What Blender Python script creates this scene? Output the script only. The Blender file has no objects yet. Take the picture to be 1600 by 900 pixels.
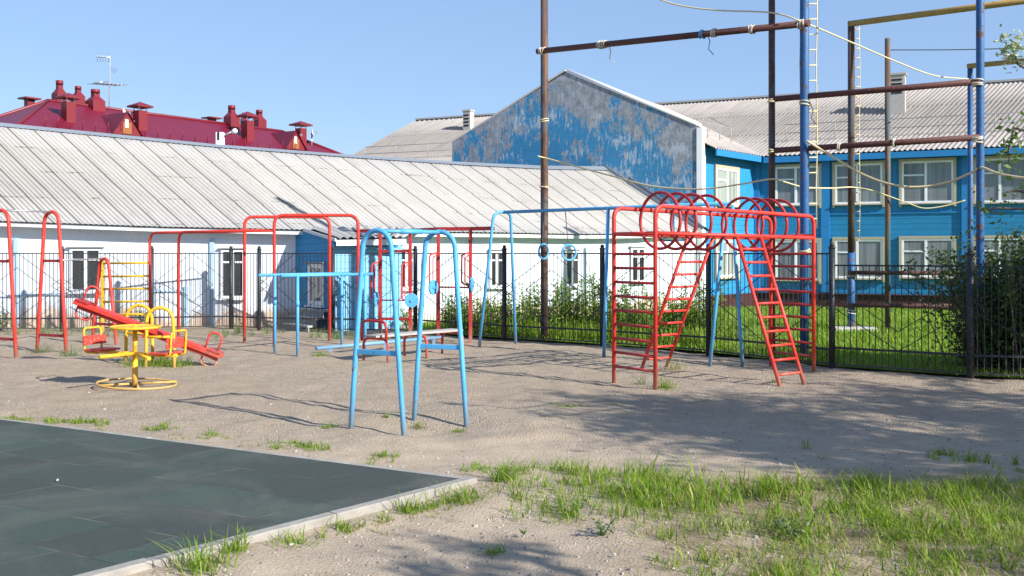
import bpy, bmesh, math, random
import numpy as np
from mathutils import Vector, Matrix
random.seed(7); RNG = np.random.default_rng(11)
SC = bpy.context.scene
COL = SC.collection
F, HX, HY, EYE = 1555.56, 800.0, 395.0, 1.6
V = Vector

def P(x, y, d):
    """world point seen at photo pixel (x, y) at depth d metres"""
    return V(((x-HX)/F*d, d, EYE+(HY-y)/F*d))
def G(x, y, z=0.0):
    d = (EYE-z)*F/(y-HY)
    return V(((x-HX)/F*d, d, z))
def at(x, d, z=0.0):
    return V(((x-HX)/F*d, d, z))

# ------------------------------------------------------------------ mesh builder
class MB:
    def __init__(s): s.v=[]; s.f=[]; s.sm=[]; s.uv=[]
    def face(s, idx, smooth=False, uv=None):
        s.f.append(tuple(idx)); s.sm.append(smooth); s.uv.append(uv)
    def poly(s, pts, uv=None, smooth=False):
        n=len(s.v); s.v += [V(p) for p in pts]; s.face(range(n,n+len(pts)), smooth, uv); return s
    def tube(s, pts, r, seg=8, closed=False, cap=True):
        pts=[V(p) for p in pts]; n=len(pts)
        rs = r if isinstance(r,(list,tuple)) else [r]*n
        tang=[]
        for i in range(n):
            if closed: t=(pts[(i+1)%n]-pts[i-1])
            elif i==0: t=pts[1]-pts[0]
            elif i==n-1: t=pts[-1]-pts[-2]
            else: t=(pts[i+1]-pts[i]).normalized()+(pts[i]-pts[i-1]).normalized()
            tang.append(t.normalized())
        up = V((0,0,1)) if abs(tang[0].z)<.9 else V((1,0,0))
        nrm = (up-tang[0]*up.dot(tang[0])).normalized()
        base=len(s.v)
        for i in range(n):
            nrm=(nrm-tang[i]*nrm.dot(tang[i])).normalized(); b=tang[i].cross(nrm)
            for k in range(seg):
                a=2*math.pi*k/seg
                s.v.append(pts[i]+(nrm*math.cos(a)+b*math.sin(a))*rs[i])
        for i in range(n if closed else n-1):
            j=(i+1)%n
            for k in range(seg):
                k2=(k+1)%seg
                s.face((base+i*seg+k, base+i*seg+k2, base+j*seg+k2, base+j*seg+k), True)
        if cap and not closed:
            s.face([base+k for k in range(seg)][::-1]); s.face([base+(n-1)*seg+k for k in range(seg)])
        return s
    def ring(s, c, axis, R, r, n=32, seg=8):
        c=V(c); axis=V(axis).normalized()
        up=V((0,0,1)) if abs(axis.z)<.9 else V((1,0,0))
        a=(up-axis*up.dot(axis)).normalized(); b=axis.cross(a)
        return s.tube([c+(a*math.cos(t)+b*math.sin(t))*R for t in [2*math.pi*i/n for i in range(n)]], r, seg, closed=True)
    def disc(s, c, axis, R, th, n=24):
        axis=V(axis).normalized(); c=V(c)
        return s.tube([c-axis*th/2, c+axis*th/2], R, n)
    def box(s, c, hx, hy, hz, ax=None):
        c=V(c); ax = ax or (V((1,0,0)),V((0,1,0)),V((0,0,1)))
        X,Y,Z=ax[0]*hx, ax[1]*hy, ax[2]*hz; n=len(s.v)
        for sx,sy,sz in ((-1,-1,-1),(1,-1,-1),(1,1,-1),(-1,1,-1),(-1,-1,1),(1,-1,1),(1,1,1),(-1,1,1)):
            s.v.append(c+X*sx+Y*sy+Z*sz)
        for q in ((0,3,2,1),(4,5,6,7),(0,1,5,4),(1,2,6,5),(2,3,7,6),(3,0,4,7)): s.face([n+i for i in q])
        return s
    def bar(s, p0, p1, w, h, up=V((0,0,1))):
        p0=V(p0); p1=V(p1); d=p1-p0; L=d.length; X=d/L
        if abs(X.dot(up))>.98: up=V((0,1,0))
        Y=up.cross(X).normalized(); Z=X.cross(Y)
        return s.box((p0+p1)/2, L/2, w/2, h/2, (X,Y,Z))
    def prism(s, pts, vec):
        """closed polygon pts extruded by vec"""
        pts=[V(p) for p in pts]; vec=V(vec); n=len(s.v); m=len(pts)
        s.v += pts+[p+vec for p in pts]
        s.face([n+i for i in range(m)][::-1]); s.face([n+m+i for i in range(m)])
        for i in range(m):
            j=(i+1)%m; s.face((n+i,n+j,n+m+j,n+m+i))
        return s
    def build(s, name, mat, parent=None, bevel=0, recalc=True, origin=None):
        o3 = V(origin) if origin is not None else V((0,0,0))
        if parent is not None: o3 = wloc(parent)
        me=bpy.data.meshes.new(name)
        me.from_pydata([tuple(p-o3) for p in s.v], [], s.f)
        me.polygons.foreach_set('use_smooth', s.sm)
        if any(u is not None for u in s.uv):
            ul=me.uv_layers.new(name='UVMap'); i=0
            for f,u in zip(s.f,s.uv):
                for k in range(len(f)):
                    ul.data[i].uv = u[k] if u is not None else (0,0); i+=1
        if recalc:
            bm=bmesh.new(); bm.from_mesh(me); bmesh.ops.recalc_face_normals(bm, faces=bm.faces); bm.to_mesh(me); bm.free()
        me.materials.append(mat); me.update()
        o=bpy.data.objects.new(name, me); COL.objects.link(o)
        if parent is not None: o.parent=parent
        else: o.location=o3
        if bevel:
            m=o.modifiers.new('bevel','BEVEL'); m.width=bevel; m.segments=2; m.limit_method='ANGLE'
        return o
WL={}
def wloc(o):
    l=V((0,0,0))
    while o is not None: l+=o.location; o=o.parent
    return l
def tag(o,label=None,cat=None,group=None,kind=None):
    if label: o['label']=label
    if cat: o['category']=cat
    if group: o['group']=group
    if kind: o['kind']=kind
    return o
def thing(name, loc, label, cat, group=None):
    o=bpy.data.objects.new(name,None); COL.objects.link(o); o.location=V(loc); o.empty_display_size=.3
    return tag(o,label,cat,group)

def fillet(pts, r, n=6):
    pts=[V(p) for p in pts]; out=[pts[0]]
    for i in range(1,len(pts)-1):
        a,b,c=pts[i-1],pts[i],pts[i+1]
        u=(a-b); w=(c-b); rr=min(r,u.length*.49,w.length*.49)
        p0=b+u.normalized()*rr; p1=b+w.normalized()*rr
        for k in range(n+1):
            t=k/n; out.append(p0*(1-t)**2+b*2*t*(1-t)+p1*t**2)
    out.append(pts[-1]); return out
def arch_pts(f0,f1,H,topw,n=12,z0=-.13):
    """inverted U: two legs leaning together, round top"""
    f0=V(f0); f1=V(f1); c=(f0+f1)/2; u=(f1-f0); w=u.length; u/=w
    R=topw/2; pts=[]
    for z in (z0, H*.3, H*.6): 
        k=z/(H-R); pts.append(c-u*(w/2*(1-k)+R*k)+V((0,0,z)))
    pts.append(c-u*R+V((0,0,H-R)))
    for i in range(1,n):
        a=math.pi-math.pi*i/n; pts.append(c+u*R*math.cos(a)+V((0,0,H-R+R*math.sin(a))))
    pts.append(c+u*R+V((0,0,H-R)))
    for z in (H*.6,H*.3,z0):
        k=z/(H-R); pts.append(c+u*(w/2*(1-k)+R*k)+V((0,0,z)))
    return pts

# ------------------------------------------------------------------ materials
def newmat(name):
    m=bpy.data.materials.new(name); m.use_nodes=True; nt=m.node_tree; nt.nodes.clear()
    out=nt.nodes.new('ShaderNodeOutputMaterial'); b=nt.nodes.new('ShaderNodeBsdfPrincipled')
    nt.links.new(b.outputs[0],out.inputs[0]); return m,nt,b,out
class N:
    def __init__(s,nt): s.nt=nt
    def __call__(s,t,**kw):
        n=s.nt.nodes.new('ShaderNode'+t)
        for k,v in kw.items(): setattr(n,k,v)
        return n
    def l(s,a,b): s.nt.links.new(a,b)
    def noise(s,vec,scale,detail=4,rough=.55,dist=0):
        n=s('TexNoise'); n.inputs['Scale'].default_value=scale; n.inputs['Detail'].default_value=detail
        n.inputs['Roughness'].default_value=rough; n.inputs['Distortion'].default_value=dist
        if vec is not None: s.l(vec,n.inputs['Vector'])
        return n.outputs['Fac']
    def mapping(s,vec,scale=(1,1,1),loc=(0,0,0),rot=(0,0,0)):
        n=s('Mapping'); n.inputs['Scale'].default_value=scale; n.inputs['Location'].default_value=loc; n.inputs['Rotation'].default_value=rot
        s.l(vec,n.inputs['Vector']); return n.outputs[0]
    def ramp(s,fac,a,b):
        n=s('MapRange'); n.inputs['From Min'].default_value=a; n.inputs['From Max'].default_value=b; s.l(fac,n.inputs['Value']); return n.outputs[0]
    def mix(s,fac,a,b,mode='MIX'):
        n=s('MixRGB',blend_type=mode)
        for i,x in ((0,fac),(1,a),(2,b)):
            if hasattr(x,'is_output'): s.l(x,n.inputs[i])
            elif i==0: n.inputs[0].default_value=x
            else: n.inputs[i].default_value=(*x,1)
        return n.outputs[0]
    def math(s,op,a,b=None,c=None):
        n=s('Math',operation=op)
        for i,x in ((0,a),(1,b),(2,c)):
            if x is None: continue
            if hasattr(x,'is_output'): s.l(x,n.inputs[i])
            else: n.inputs[i].default_value=x
        return n.outputs[0]
    def bump(s,h,strength,dist=.01,normal=None):
        n=s('Bump'); n.inputs['Strength'].default_value=strength; n.inputs['Distance'].default_value=dist
        s.l(h,n.inputs['Height'])
        if normal is not None: s.l(normal,n.inputs['Normal'])
        return n.outputs[0]
def objco(n):
    g=n('NewGeometry'); return g.outputs['Position']

def paint(name,col,rust=.25,rough=.42,rustcol=(.12,.05,.025),scale=14,dirt=.6):
    m,nt,b,_=newmat(name); n=N(nt); co=objco(n)
    big=n.noise(co,2.2,3); c=n.mix(n.ramp(big,.3,.7),tuple(x*.86 for x in col),tuple(min(1,x*1.1+.006) for x in col))
    fine=n.noise(co,scale,6,.65); th=.665-rust*.27
    patch=n.ramp(fine,th,th+.05); c=n.mix(patch,c,rustcol)
    fade=n.ramp(n.noise(co,45,3),.55,.8); c=n.mix(n.math('MULTIPLY',fade,.16),c,(.7,.66,.6))
    sp=n('SeparateXYZ'); n.l(co,sp.inputs[0])
    dust=n.math('MULTIPLY',n.ramp(n.math('ADD',sp.outputs[2],n.math('MULTIPLY',n.noise(co,9,4),.25)),.42,.10),dirt); c=n.mix(dust,c,(.30,.24,.18))
    n.l(c,b.inputs['Base Color']); n.l(n.math('ADD',n.math('MULTIPLY',patch,.35),rough+.06),b.inputs['Roughness'])
    n.l(n.bump(fine,.25,.004),b.inputs['Normal']); b.inputs['Specular IOR Level'].default_value=.4
    return m
def plain(name,col,rough=.7,var=.15,scale=6,bump=.2,metal=0):
    m,nt,b,_=newmat(name); n=N(nt); co=objco(n)
    a=n.noise(co,scale,5); c=n.mix(a,tuple(x*(1-var) for x in col),tuple(min(1,x*(1+var)) for x in col))
    n.l(c,b.inputs['Base Color']); b.inputs['Roughness'].default_value=rough; b.inputs['Metallic'].default_value=metal
    n.l(n.bump(n.noise(co,scale*6,4),bump,.01),b.inputs['Normal']); return m
M={}
M['blue_tube']=paint('sky blue paint',(.075,.345,.62),.12)
M['red_tube']=paint('red paint',(.60,.035,.022),.15)
M['crimson_tube']=paint('crimson paint',(.36,.018,.02),.15)
M['yellow_tube']=paint('yellow paint',(.74,.40,.012),.32,rustcol=(.16,.07,.03))
M['worn_red']=paint('worn red wood paint',(.55,.05,.035),.22,rustcol=(.45,.36,.28),scale=22)
M['fence']=paint('dark fence paint',(.012,.017,.024),.05,.45,dirt=.15)
def pole_paint(name,a,b_,rust,k=.5):
    m,nt,b,_=newmat(name); n=N(nt); co=objco(n)
    s1=n.noise(n.mapping(co,(9,9,.55)),1.2,6,.68); s2=n.noise(n.mapping(co,(5,5,1.1),(3,1,2)),1.0,5,.62); fine=n.noise(co,26,5,.7)
    c=n.mix(n.ramp(s2,k,k+.06),a,b_); c=n.mix(n.ramp(n.math('ADD',s1,n.math('MULTIPLY',n.math('SUBTRACT',fine,.5),.3)),.54,.60),c,rust)
    c=n.mix(n.math('MULTIPLY',n.ramp(fine,.55,.8),.35),c,tuple(x*.4 for x in a))
    n.l(c,b.inputs['Base Color']); b.inputs['Roughness'].default_value=.7; n.l(n.bump(n.math('ADD',fine,s1),.4,.006),b.inputs['Normal']); return m
M['rust_pipe']=pole_paint('rusty streaked pipe',(.055,.027,.021),(.065,.075,.09),(.135,.062,.03))
M['rust_pipe_old']=paint('rusty brown pipe',(.085,.034,.022),.5,.7,rustcol=(.18,.085,.035),scale=7)
M['rust_beam']=paint('rust brown beam paint',(.075,.022,.018),.3,.6,rustcol=(.13,.05,.03))
M['blue_pole']=paint('cobalt pole paint',(.012,.090,.24),.34,.5,rustcol=(.13,.06,.035),scale=6)
M['patch_pole']=pole_paint('patchy pole paint',(.04,.085,.10),(.10,.05,.03),(.20,.11,.06),.48)
M['yellow_pipe']=paint('dull ochre pipe paint',(.34,.22,.06),.2,.55)
M['rope']=plain('cream rope',(.62,.53,.31),.9,.2,40)
M['pale_rope']=plain('pale rope tie',(.5,.46,.38),.9,.3,40)
M['cable']=plain('dark cable',(.07,.07,.07),.7)
M['bench_wood']=plain('grey bench board',(.36,.34,.31),.8,.25,9)
M['white_paint']=plain('white window paint',(.78,.79,.80),.5,.08,5)
M['cream_paint']=plain('cream trim paint',(.43,.37,.25),.6,.14,7)
M['concrete']=plain('pale concrete',(.42,.40,.37),.85,.22,12,.4)
M['kerb']=plain('kerb concrete',(.29,.27,.24),.85,.5,5,.9)
M['step']=plain('grey weathered step boards',(.33,.33,.32),.8,.25,9)
M['dish']=plain('white dish',(.75,.75,.75),.4,.05)
M['alu']=plain('aluminium',(.55,.56,.58),.35,.05,metal=.8)
M['ridge_metal']=plain('grey ridge metal',(.19,.215,.25),.4,.1,3,.1)
M['plywood']=plain('orange plywood',(.24,.09,.02),.7,.2)
M['dark']=plain('dark opening',(.015,.015,.017),.8)

def glass(name,col,curtain):
    m,nt,b,_=newmat(name); n=N(nt); co=objco(n)
    a=n.noise(n.mapping(co,(7,7,.35)),1.6,4); c=n.mix(n.ramp(a,.35,.65),tuple(x*(1-curtain) for x in col),tuple(min(1,x*(1+curtain)) for x in col))
    big=n.noise(co,.9,2); c=n.mix(n.math('MULTIPLY',n.ramp(big,.35,.7),.6),c,tuple(x*.45 for x in col))
    oi=n('ObjectInfo'); c=n.mix(n.math('MULTIPLY',oi.outputs['Random'],.85),c,tuple(x*.35 for x in col))
    n.l(c,b.inputs['Base Color']); b.inputs['Roughness'].default_value=.07; b.inputs['Specular IOR Level'].default_value=.7
    n.l(n.bump(n.noise(co,1.3,1),.05,.03),b.inputs['Normal']); return m
M['glass_dark']=glass('dark old glass',(.045,.05,.055),.4)
M['glass_curtain']=glass('curtained glass',(.27,.30,.32),.32)
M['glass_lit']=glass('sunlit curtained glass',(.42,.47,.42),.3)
M['glass_white']=glass('small door pane glass',(.40,.42,.42),.4)

def uvco(n): return n('TexCoord').outputs['UV']
def slate(name,base,dark,seam=0.0,course=0.0,red=False):
    """corrugated sheet; uv in metres: u along the eave, v down the slope"""
    m,nt,b,_=newmat(name); n=N(nt); uv=uvco(n); co=objco(n)
    sep=n('SeparateXYZ'); n.l(uv,sep.inputs[0]); u=sep.outputs[0]; v=sep.outputs[1]
    st=n.noise(n.mapping(uv,(5,.5,1)),1.0,5,.6); big=n.noise(uv,.45,3)
    c=n.mix(n.ramp(st,.3,.72),dark,base); c=n.mix(n.math('MULTIPLY',n.ramp(big,.4,.7),.4),c,tuple(x*.82 for x in base))
    spots=n.ramp(n.noise(co,16,2),.74,.80); c=n.mix(n.math('MULTIPLY',spots,.75),c,(.035,.033,.03))
    mold=n.ramp(n.noise(n.mapping(uv,(1.6,.55,1)),1.7,7,.72),.52,.72); c=n.mix(n.math('MULTIPLY',mold,.42),c,tuple(x*.52 for x in base))
    pale=n.ramp(n.noise(n.mapping(uv,(2.2,.4,1),(3,1,0)),1.4,6,.7),.58,.74); c=n.mix(n.math('MULTIPLY',pale,.35),c,tuple(min(1,x*1.35) for x in base))
    if seam:
        idx=n.math('FLOOR',n.math('DIVIDE',u,seam)); wn=n('TexWhiteNoise',noise_dimensions='1D'); n.l(idx,wn.inputs['W'])
        c=n.mix(n.math('MULTIPLY',wn.outputs[0],.13),c,tuple(x*.6 for x in base))
        fr=n.math('FRACT',n.math('DIVIDE',u,seam)); d=n.math('ABSOLUTE',n.math('SUBTRACT',fr,.5))
        wob=n.math('MULTIPLY',n.noise(n.mapping(uv,(1,.6,1)),1.3,3),.02)
        ln=n.ramp(n.math('ADD',d,n.math('SUBTRACT',wob,.01)),.466,.478)
        c=n.mix(n.math('MULTIPLY',ln,.88),c,(.03,.029,.027))
    if course:
        fr=n.math('FRACT',n.math('ADD',n.math('DIVIDE',v,course),n.math('MULTIPLY',n.noise(uv,3,2),.03)))
        ln=n.math('MULTIPLY',n.ramp(fr,.965,.985),n.ramp(n.noise(uv,2.4,3),.48,.6)); c=n.mix(n.math('MULTIPLY',ln,.7),c,(.06,.058,.052))
    n.l(c,b.inputs['Base Color']); b.inputs['Roughness'].default_value=.85; b.inputs['Specular IOR Level'].default_value=.25
    n.l(n.bump(n.noise(co,30,4),.25,.01),b.inputs['Normal']); return m
M['slate_near']=slate('weathered asbestos sheets',(.40,.385,.365),(.33,.316,.30),.55,1.35)
M['slate_far']=slate('grey corrugated sheets',(.40,.36,.33),(.28,.255,.235),0,1.6)

def red_roof():
    m,nt,b,_=newmat('red metal tile roof'); n=N(nt); uv=uvco(n)
    sep=n('SeparateXYZ'); n.l(uv,sep.inputs[0])
    w=n.math('SINE',n.math('MULTIPLY',sep.outputs[0],2*math.pi/.22)); fr=n.math('FRACT',n.math('DIVIDE',sep.outputs[1],.38))
    h=n.math('ADD',n.math('MULTIPLY',w,.5),n.math('MULTIPLY',fr,1.3))
    c=n.mix(n.noise(uv,.8,3),(.115,.005,.020),(.16,.007,.027)); c=n.mix(n.ramp(fr,.9,1),c,(.10,.005,.015))
    n.l(c,b.inputs['Base Color']); b.inputs['Roughness'].default_value=.42; n.l(n.bump(h,.5,.02),b.inputs['Normal']); return m
M['red_roof']=red_roof()
M['red_metal']=plain('crimson sheet metal',(.165,.010,.017),.45,.12,2,.08)

def white_wall():
    m,nt,b,_=newmat('whitewashed plaster'); n=N(nt); co=objco(n)
    sep=n('SeparateXYZ'); n.l(co,sep.inputs[0]); z=sep.outputs[2]
    a=n.noise(co,1.3,6,.6); c=n.mix(n.ramp(a,.35,.7),(.72,.77,.81),(.60,.67,.74))
    st=n.noise(n.mapping(co,(4,4,.5)),1.4,5); c=n.mix(n.math('MULTIPLY',n.ramp(st,.55,.8),.45),c,(.45,.55,.66))
    low=n.ramp(n.math('ADD',z,n.math('MULTIPLY',n.noise(co,1.1,5,.65),1.5)),1.22,.98)
    brick=n.mix(n.noise(co,7,4),(.42,.30,.22),(.60,.50,.40)); c=n.mix(low,c,brick)
    chip=n.ramp(n.noise(co,5,6,.7),.68,.71); c=n.mix(n.math('MULTIPLY',chip,.5),c,(.38,.45,.50))
    board=n.math('FRACT',n.math('DIVIDE',z,.19)); c=n.mix(n.math('MULTIPLY',n.ramp(board,.94,.98),.35),c,(.45,.48,.50))
    n.l(c,b.inputs['Base Color']); b.inputs['Roughness'].default_value=.85
    n.l(n.bump(n.math('ADD',n.noise(co,9,5),n.math('MULTIPLY',low,-1)),.5,.02),b.inputs['Normal']); return m
M['white_wall']=white_wall()
def siding(name,col,vertical_from=None,pitch=.14,fade=.2):
    m,nt,b,_=newmat(name); n=N(nt); uv=uvco(n)
    sep=n('SeparateXYZ'); n.l(uv,sep.inputs[0]); u,z=sep.outputs[0],sep.outputs[1]
    hz=n.math('FRACT',n.math('DIVIDE',z,pitch)); vt=n.math('FRACT',n.math('DIVIDE',u,pitch*.8))
    if vertical_from is not None:
        sw=n.math('GREATER_THAN',z,vertical_from); fr=n('Mix'); n.l(sw,fr.inputs[0]); n.l(hz,fr.inputs[2]); n.l(vt,fr.inputs[3]); fr=fr.outputs[0]
        vv=n.noise(n.mapping(uv,(1.2,1.2,1)),2,5)
    else: fr=hz; vv=n.noise(n.mapping(uv,(.4,6,1)),2,5)
    c=n.mix(vv,tuple(x*.8 for x in col),tuple(min(1,x*1.2) for x in col))
    c=n.mix(n.math('MULTIPLY',n.ramp(n.noise(uv,3.3,6,.7),.58,.8),fade),c,(.35,.48,.58))
    gap=n.ramp(n.math('ABSOLUTE',n.math('SUBTRACT',fr,.5)),.44,.49); c=n.mix(n.math('MULTIPLY',gap,.6),c,tuple(x*.25 for x in col))
    n.l(c,b.inputs['Base Color']); b.inputs['Roughness'].default_value=.6; n.l(n.bump(gap,.5,.012),b.inputs['Normal']); b.inputs['Normal']
    return m
M['siding']=siding('blue board siding',(.008,.20,.41),2.72,.15,.22)
M['siding_sunlit']=siding('sunlit blue board siding',(.012,.225,.47),2.72,.15,.15)  # same siding, with the sun on this wall put into the brighter blue
M['porch_sunlit']=siding('sunlit blue worn boards',(.20,.47,.70),None,.13,.55)  # sunlit porch face: the light is put into the paler blue
M['porch_shaded']=siding('shaded blue boards',(.012,.25,.50),None,.13,.05)  # shaded face of the same porch, its shade put into the deeper blue
M['blue_trim']=plain('blue trim paint',(.012,.19,.46),.55,.12,4)
M['pale_blue']=plain('pale blue strip colour',(.36,.52,.68),.7,.12,4)
M['plinth']=plain('dark red plinth boards',(.045,.010,.010),.7,.3,5)
M['fascia']=plain('whitewashed fascia board',(.62,.66,.68),.8,.3,5,.4)
def gable_mat():
    m,nt,b,_=newmat('peeling blue plaster'); n=N(nt); uv=uvco(n)
    sep=n('SeparateXYZ'); n.l(uv,sep.inputs[0]); z=sep.outputs[1]; u=sep.outputs[0]
    big=n.noise(uv,.55,3,.6); med=n.noise(n.mapping(uv,(1,.8,1)),2.2,7,.68); strk=n.noise(n.mapping(uv,(9,1.1,1)),1.1,6,.7)
    grey=n.mix(n.ramp(n.noise(n.mapping(uv,(1.5,1,1)),3.2,8,.75),.3,.7),(.095,.115,.145),(.33,.36,.40))
    # depth below the roof slope, drives bare grey upper band
    blue=n.mix(n.noise(uv,4,5),(.014,.135,.29),(.032,.22,.41))
    dep=n.math('SUBTRACT',n.math('SUBTRACT',6.75,n.math('MULTIPLY',n.math('ABSOLUTE',n.math('SUBTRACT',u,3.86)),.46)),z)
    fin=n.noise(n.mapping(uv,(2.0,1,1)),6,8,.8)
    k=n.math('ADD',n.math('ADD',n.math('MULTIPLY',big,.62),n.math('MULTIPLY',med,.55)),n.math('ADD',n.math('MULTIPLY',strk,.42),n.math('MULTIPLY',fin,.52)))
    k=n.math('ADD',k,n.math('MULTIPLY',n.math('MINIMUM',dep,1.7),.085))
    f=n.ramp(k,1.105,1.15); c=n.mix(f,grey,blue)
    rgt=n.math('MULTIPLY',n.ramp(u,4.2,7.2),n.ramp(dep,.4,1.6))
    wh=n.math('ADD',n.math('ADD',n.math('MULTIPLY',n.noise(n.mapping(uv,(1,1.4,1),(5,3,0)),.9,3),.6),n.math('MULTIPLY',n.noise(n.mapping(uv,(8,1.6,1),(2,7,0)),1.5,7,.78),.72)),n.math('ADD',n.math('MULTIPLY',fin,.22),n.math('MULTIPLY',rgt,.075)))
    f2=n.ramp(wh,.83,.88); c=n.mix(n.math('MULTIPLY',f2,.8),c,(.36,.41,.47))
    dots=n('TexVoronoi'); dots.inputs['Scale'].default_value=.62; dots.inputs['Randomness'].default_value=.55; n.l(uv,dots.inputs['Vector'])
    dd=n.ramp(n.math('ADD',dots.outputs['Distance'],n.math('MULTIPLY',n.noise(uv,14,3),.05)),.095,.075); c=n.mix(n.math('MULTIPLY',dd,.9),c,(.02,.075,.16))
    n.l(c,b.inputs['Base Color']); b.inputs['Roughness'].default_value=.85
    n.l(n.bump(n.math('ADD',n.math('MULTIPLY',f,.5),n.noise(uv,18,5)),.45,.015),b.inputs['Normal']); return m
M['gable']=gable_mat()

def ground_mat():
    m,nt,b,_=newmat('gravelly sand'); n=N(nt); co=objco(n)
    big=n.noise(co,.55,4); med=n.noise(co,3.5,5,.65); fine=n.noise(co,70,3,.7)
    vo=n('TexVoronoi'); vo.inputs['Scale'].default_value=55; n.l(co,vo.inputs['Vector'])
    vr=n('SeparateColor'); n.l(vo.outputs['Color'],vr.inputs[0])
    peb=n.mix(vr.outputs[0],(.15,.118,.086),(.58,.49,.39))
    sand=n.mix(n.ramp(med,.3,.7),(.345,.268,.192),(.43,.345,.255))
    sp_=n('SeparateXYZ'); n.l(co,sp_.inputs[0])
    near=n.ramp(n.math('ADD',sp_.outputs[1],n.math('MULTIPLY',n.noise(co,.7,4),3.0)),11.6,9.2)
    gk=n.math('MULTIPLY',n.ramp(n.math('ADD',n.math('MULTIPLY',big,.75),n.math('MULTIPLY',med,.4)),.62,.38),n.math('SUBTRACT',1,n.math('MULTIPLY',near,.8)))
    c=n.mix(n.math('ADD',.12,n.math('MULTIPLY',gk,.68)),sand,peb)
    c=n.mix(n.math('MULTIPLY',n.ramp(fine,.35,.75),.28),c,(.19,.16,.13))
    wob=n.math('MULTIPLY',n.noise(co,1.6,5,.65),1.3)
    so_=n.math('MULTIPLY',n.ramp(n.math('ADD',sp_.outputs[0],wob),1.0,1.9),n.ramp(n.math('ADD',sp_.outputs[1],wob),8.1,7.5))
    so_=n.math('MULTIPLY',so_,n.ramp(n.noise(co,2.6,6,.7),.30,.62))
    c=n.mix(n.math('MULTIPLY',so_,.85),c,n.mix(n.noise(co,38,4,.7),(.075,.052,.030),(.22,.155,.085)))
    vb=n('TexVoronoi'); vb.inputs['Scale'].default_value=16; n.l(co,vb.inputs['Vector'])
    dk=n.ramp(n.noise(co,1.4,5,.6),.6,.75); c=n.mix(n.math('MULTIPLY',dk,.3),c,(.16,.13,.10))
    lit=n.ramp(vb.outputs['Distance'],.11,.07); c=n.mix(n.math('MULTIPLY',lit,.55),c,(.52,.48,.42))
    n.l(c,b.inputs['Base Color']); b.inputs['Roughness'].default_value=.95; b.inputs['Specular IOR Level'].default_value=.15
    h=n.math('ADD',n.math('MULTIPLY',vo.outputs['Distance'],-.8),n.math('MULTIPLY',med,1.5)); h=n.math('MULTIPLY',n.math('ADD',h,n.math('MULTIPLY',fine,.7)),n.math('SUBTRACT',1,n.math('MULTIPLY',near,.75)))
    n.l(n.bump(h,.9,.022),b.inputs['Normal']); return m
M['ground']=ground_mat()
def lawn_mat():
    m,nt,b,_=newmat('lawn soil and turf'); n=N(nt); co=objco(n)
    a=n.noise(co,1.0,5); f=n.noise(co,22,4,.7)
    c=n.mix(n.ramp(a,.35,.7),(.15,.27,.02),(.21,.29,.035)); c=n.mix(n.ramp(f,.4,.7),c,(.10,.19,.016))
    n.l(c,b.inputs['Base Color']); b.inputs['Roughness'].default_value=.95; b.inputs['Specular IOR Level'].default_value=.1
    n.l(n.bump(f,.8,.05),b.inputs['Normal']); return m
M['lawn']=lawn_mat()
def rubber_mat():
    m,nt,b,_=newmat('recycled rubber tiles'); n=N(nt); uv=uvco(n); co=objco(n)
    br=n('TexBrick'); br.offset=.5; br.inputs['Scale'].default_value=1.0
    for k,v in (('Brick Width',.5),('Row Height',.5),('Mortar Size',.006),('Mortar Smooth',.2),('Bias',0)): br.inputs[k].default_value=v
    br.inputs['Color1'].default_value=(0,0,0,1); br.inputs['Color2'].default_value=(1,1,1,1); br.inputs['Mortar'].default_value=(.5,.5,.5,1)
    n.l(uv,br.inputs['Vector'])
    c=n.mix(br.outputs['Color'],(.066,.076,.072),(.068,.098,.084))
    speck=n.ramp(n.noise(co,160,2),.62,.7); c=n.mix(n.math('MULTIPLY',speck,.4),c,(.16,.17,.17))
    dust=n.ramp(n.noise(co,1.0,6,.65,.6),.48,.78); c=n.mix(n.math('MULTIPLY',dust,.32),c,(.27,.25,.22))
    scuff=n.ramp(n.noise(n.mapping(co,(1.2,7,1),rot=(0,0,.5)),1.6,6,.7),.6,.8); c=n.mix(n.math('MULTIPLY',scuff,.22),c,(.25,.26,.26))
    mort=n.math('MULTIPLY',br.outputs['Fac'],n.ramp(n.noise(co,2.2,5),.46,.64)); c=n.mix(n.math('MULTIPLY',mort,.6),c,(.34,.31,.23))
    mort2=br.outputs['Fac']; c=n.mix(n.math('MULTIPLY',mort2,.25),c,(.01,.01,.01))
    n.l(c,b.inputs['Base Color']); b.inputs['Roughness'].default_value=.9; b.inputs['Specular IOR Level'].default_value=.12
    gr=n.noise(co,150,3,.8); c=n.mix(n.ramp(gr,.35,.65),n.mix(.35,c,(.0,.0,.0)),c); n.l(c,b.inputs['Base Color']); h=n.math('SUBTRACT',n.math('MULTIPLY',gr,.9),br.outputs['Fac']); n.l(n.bump(h,.5,.008),b.inputs['Normal']); return m
M['rubber']=rubber_mat()
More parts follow.
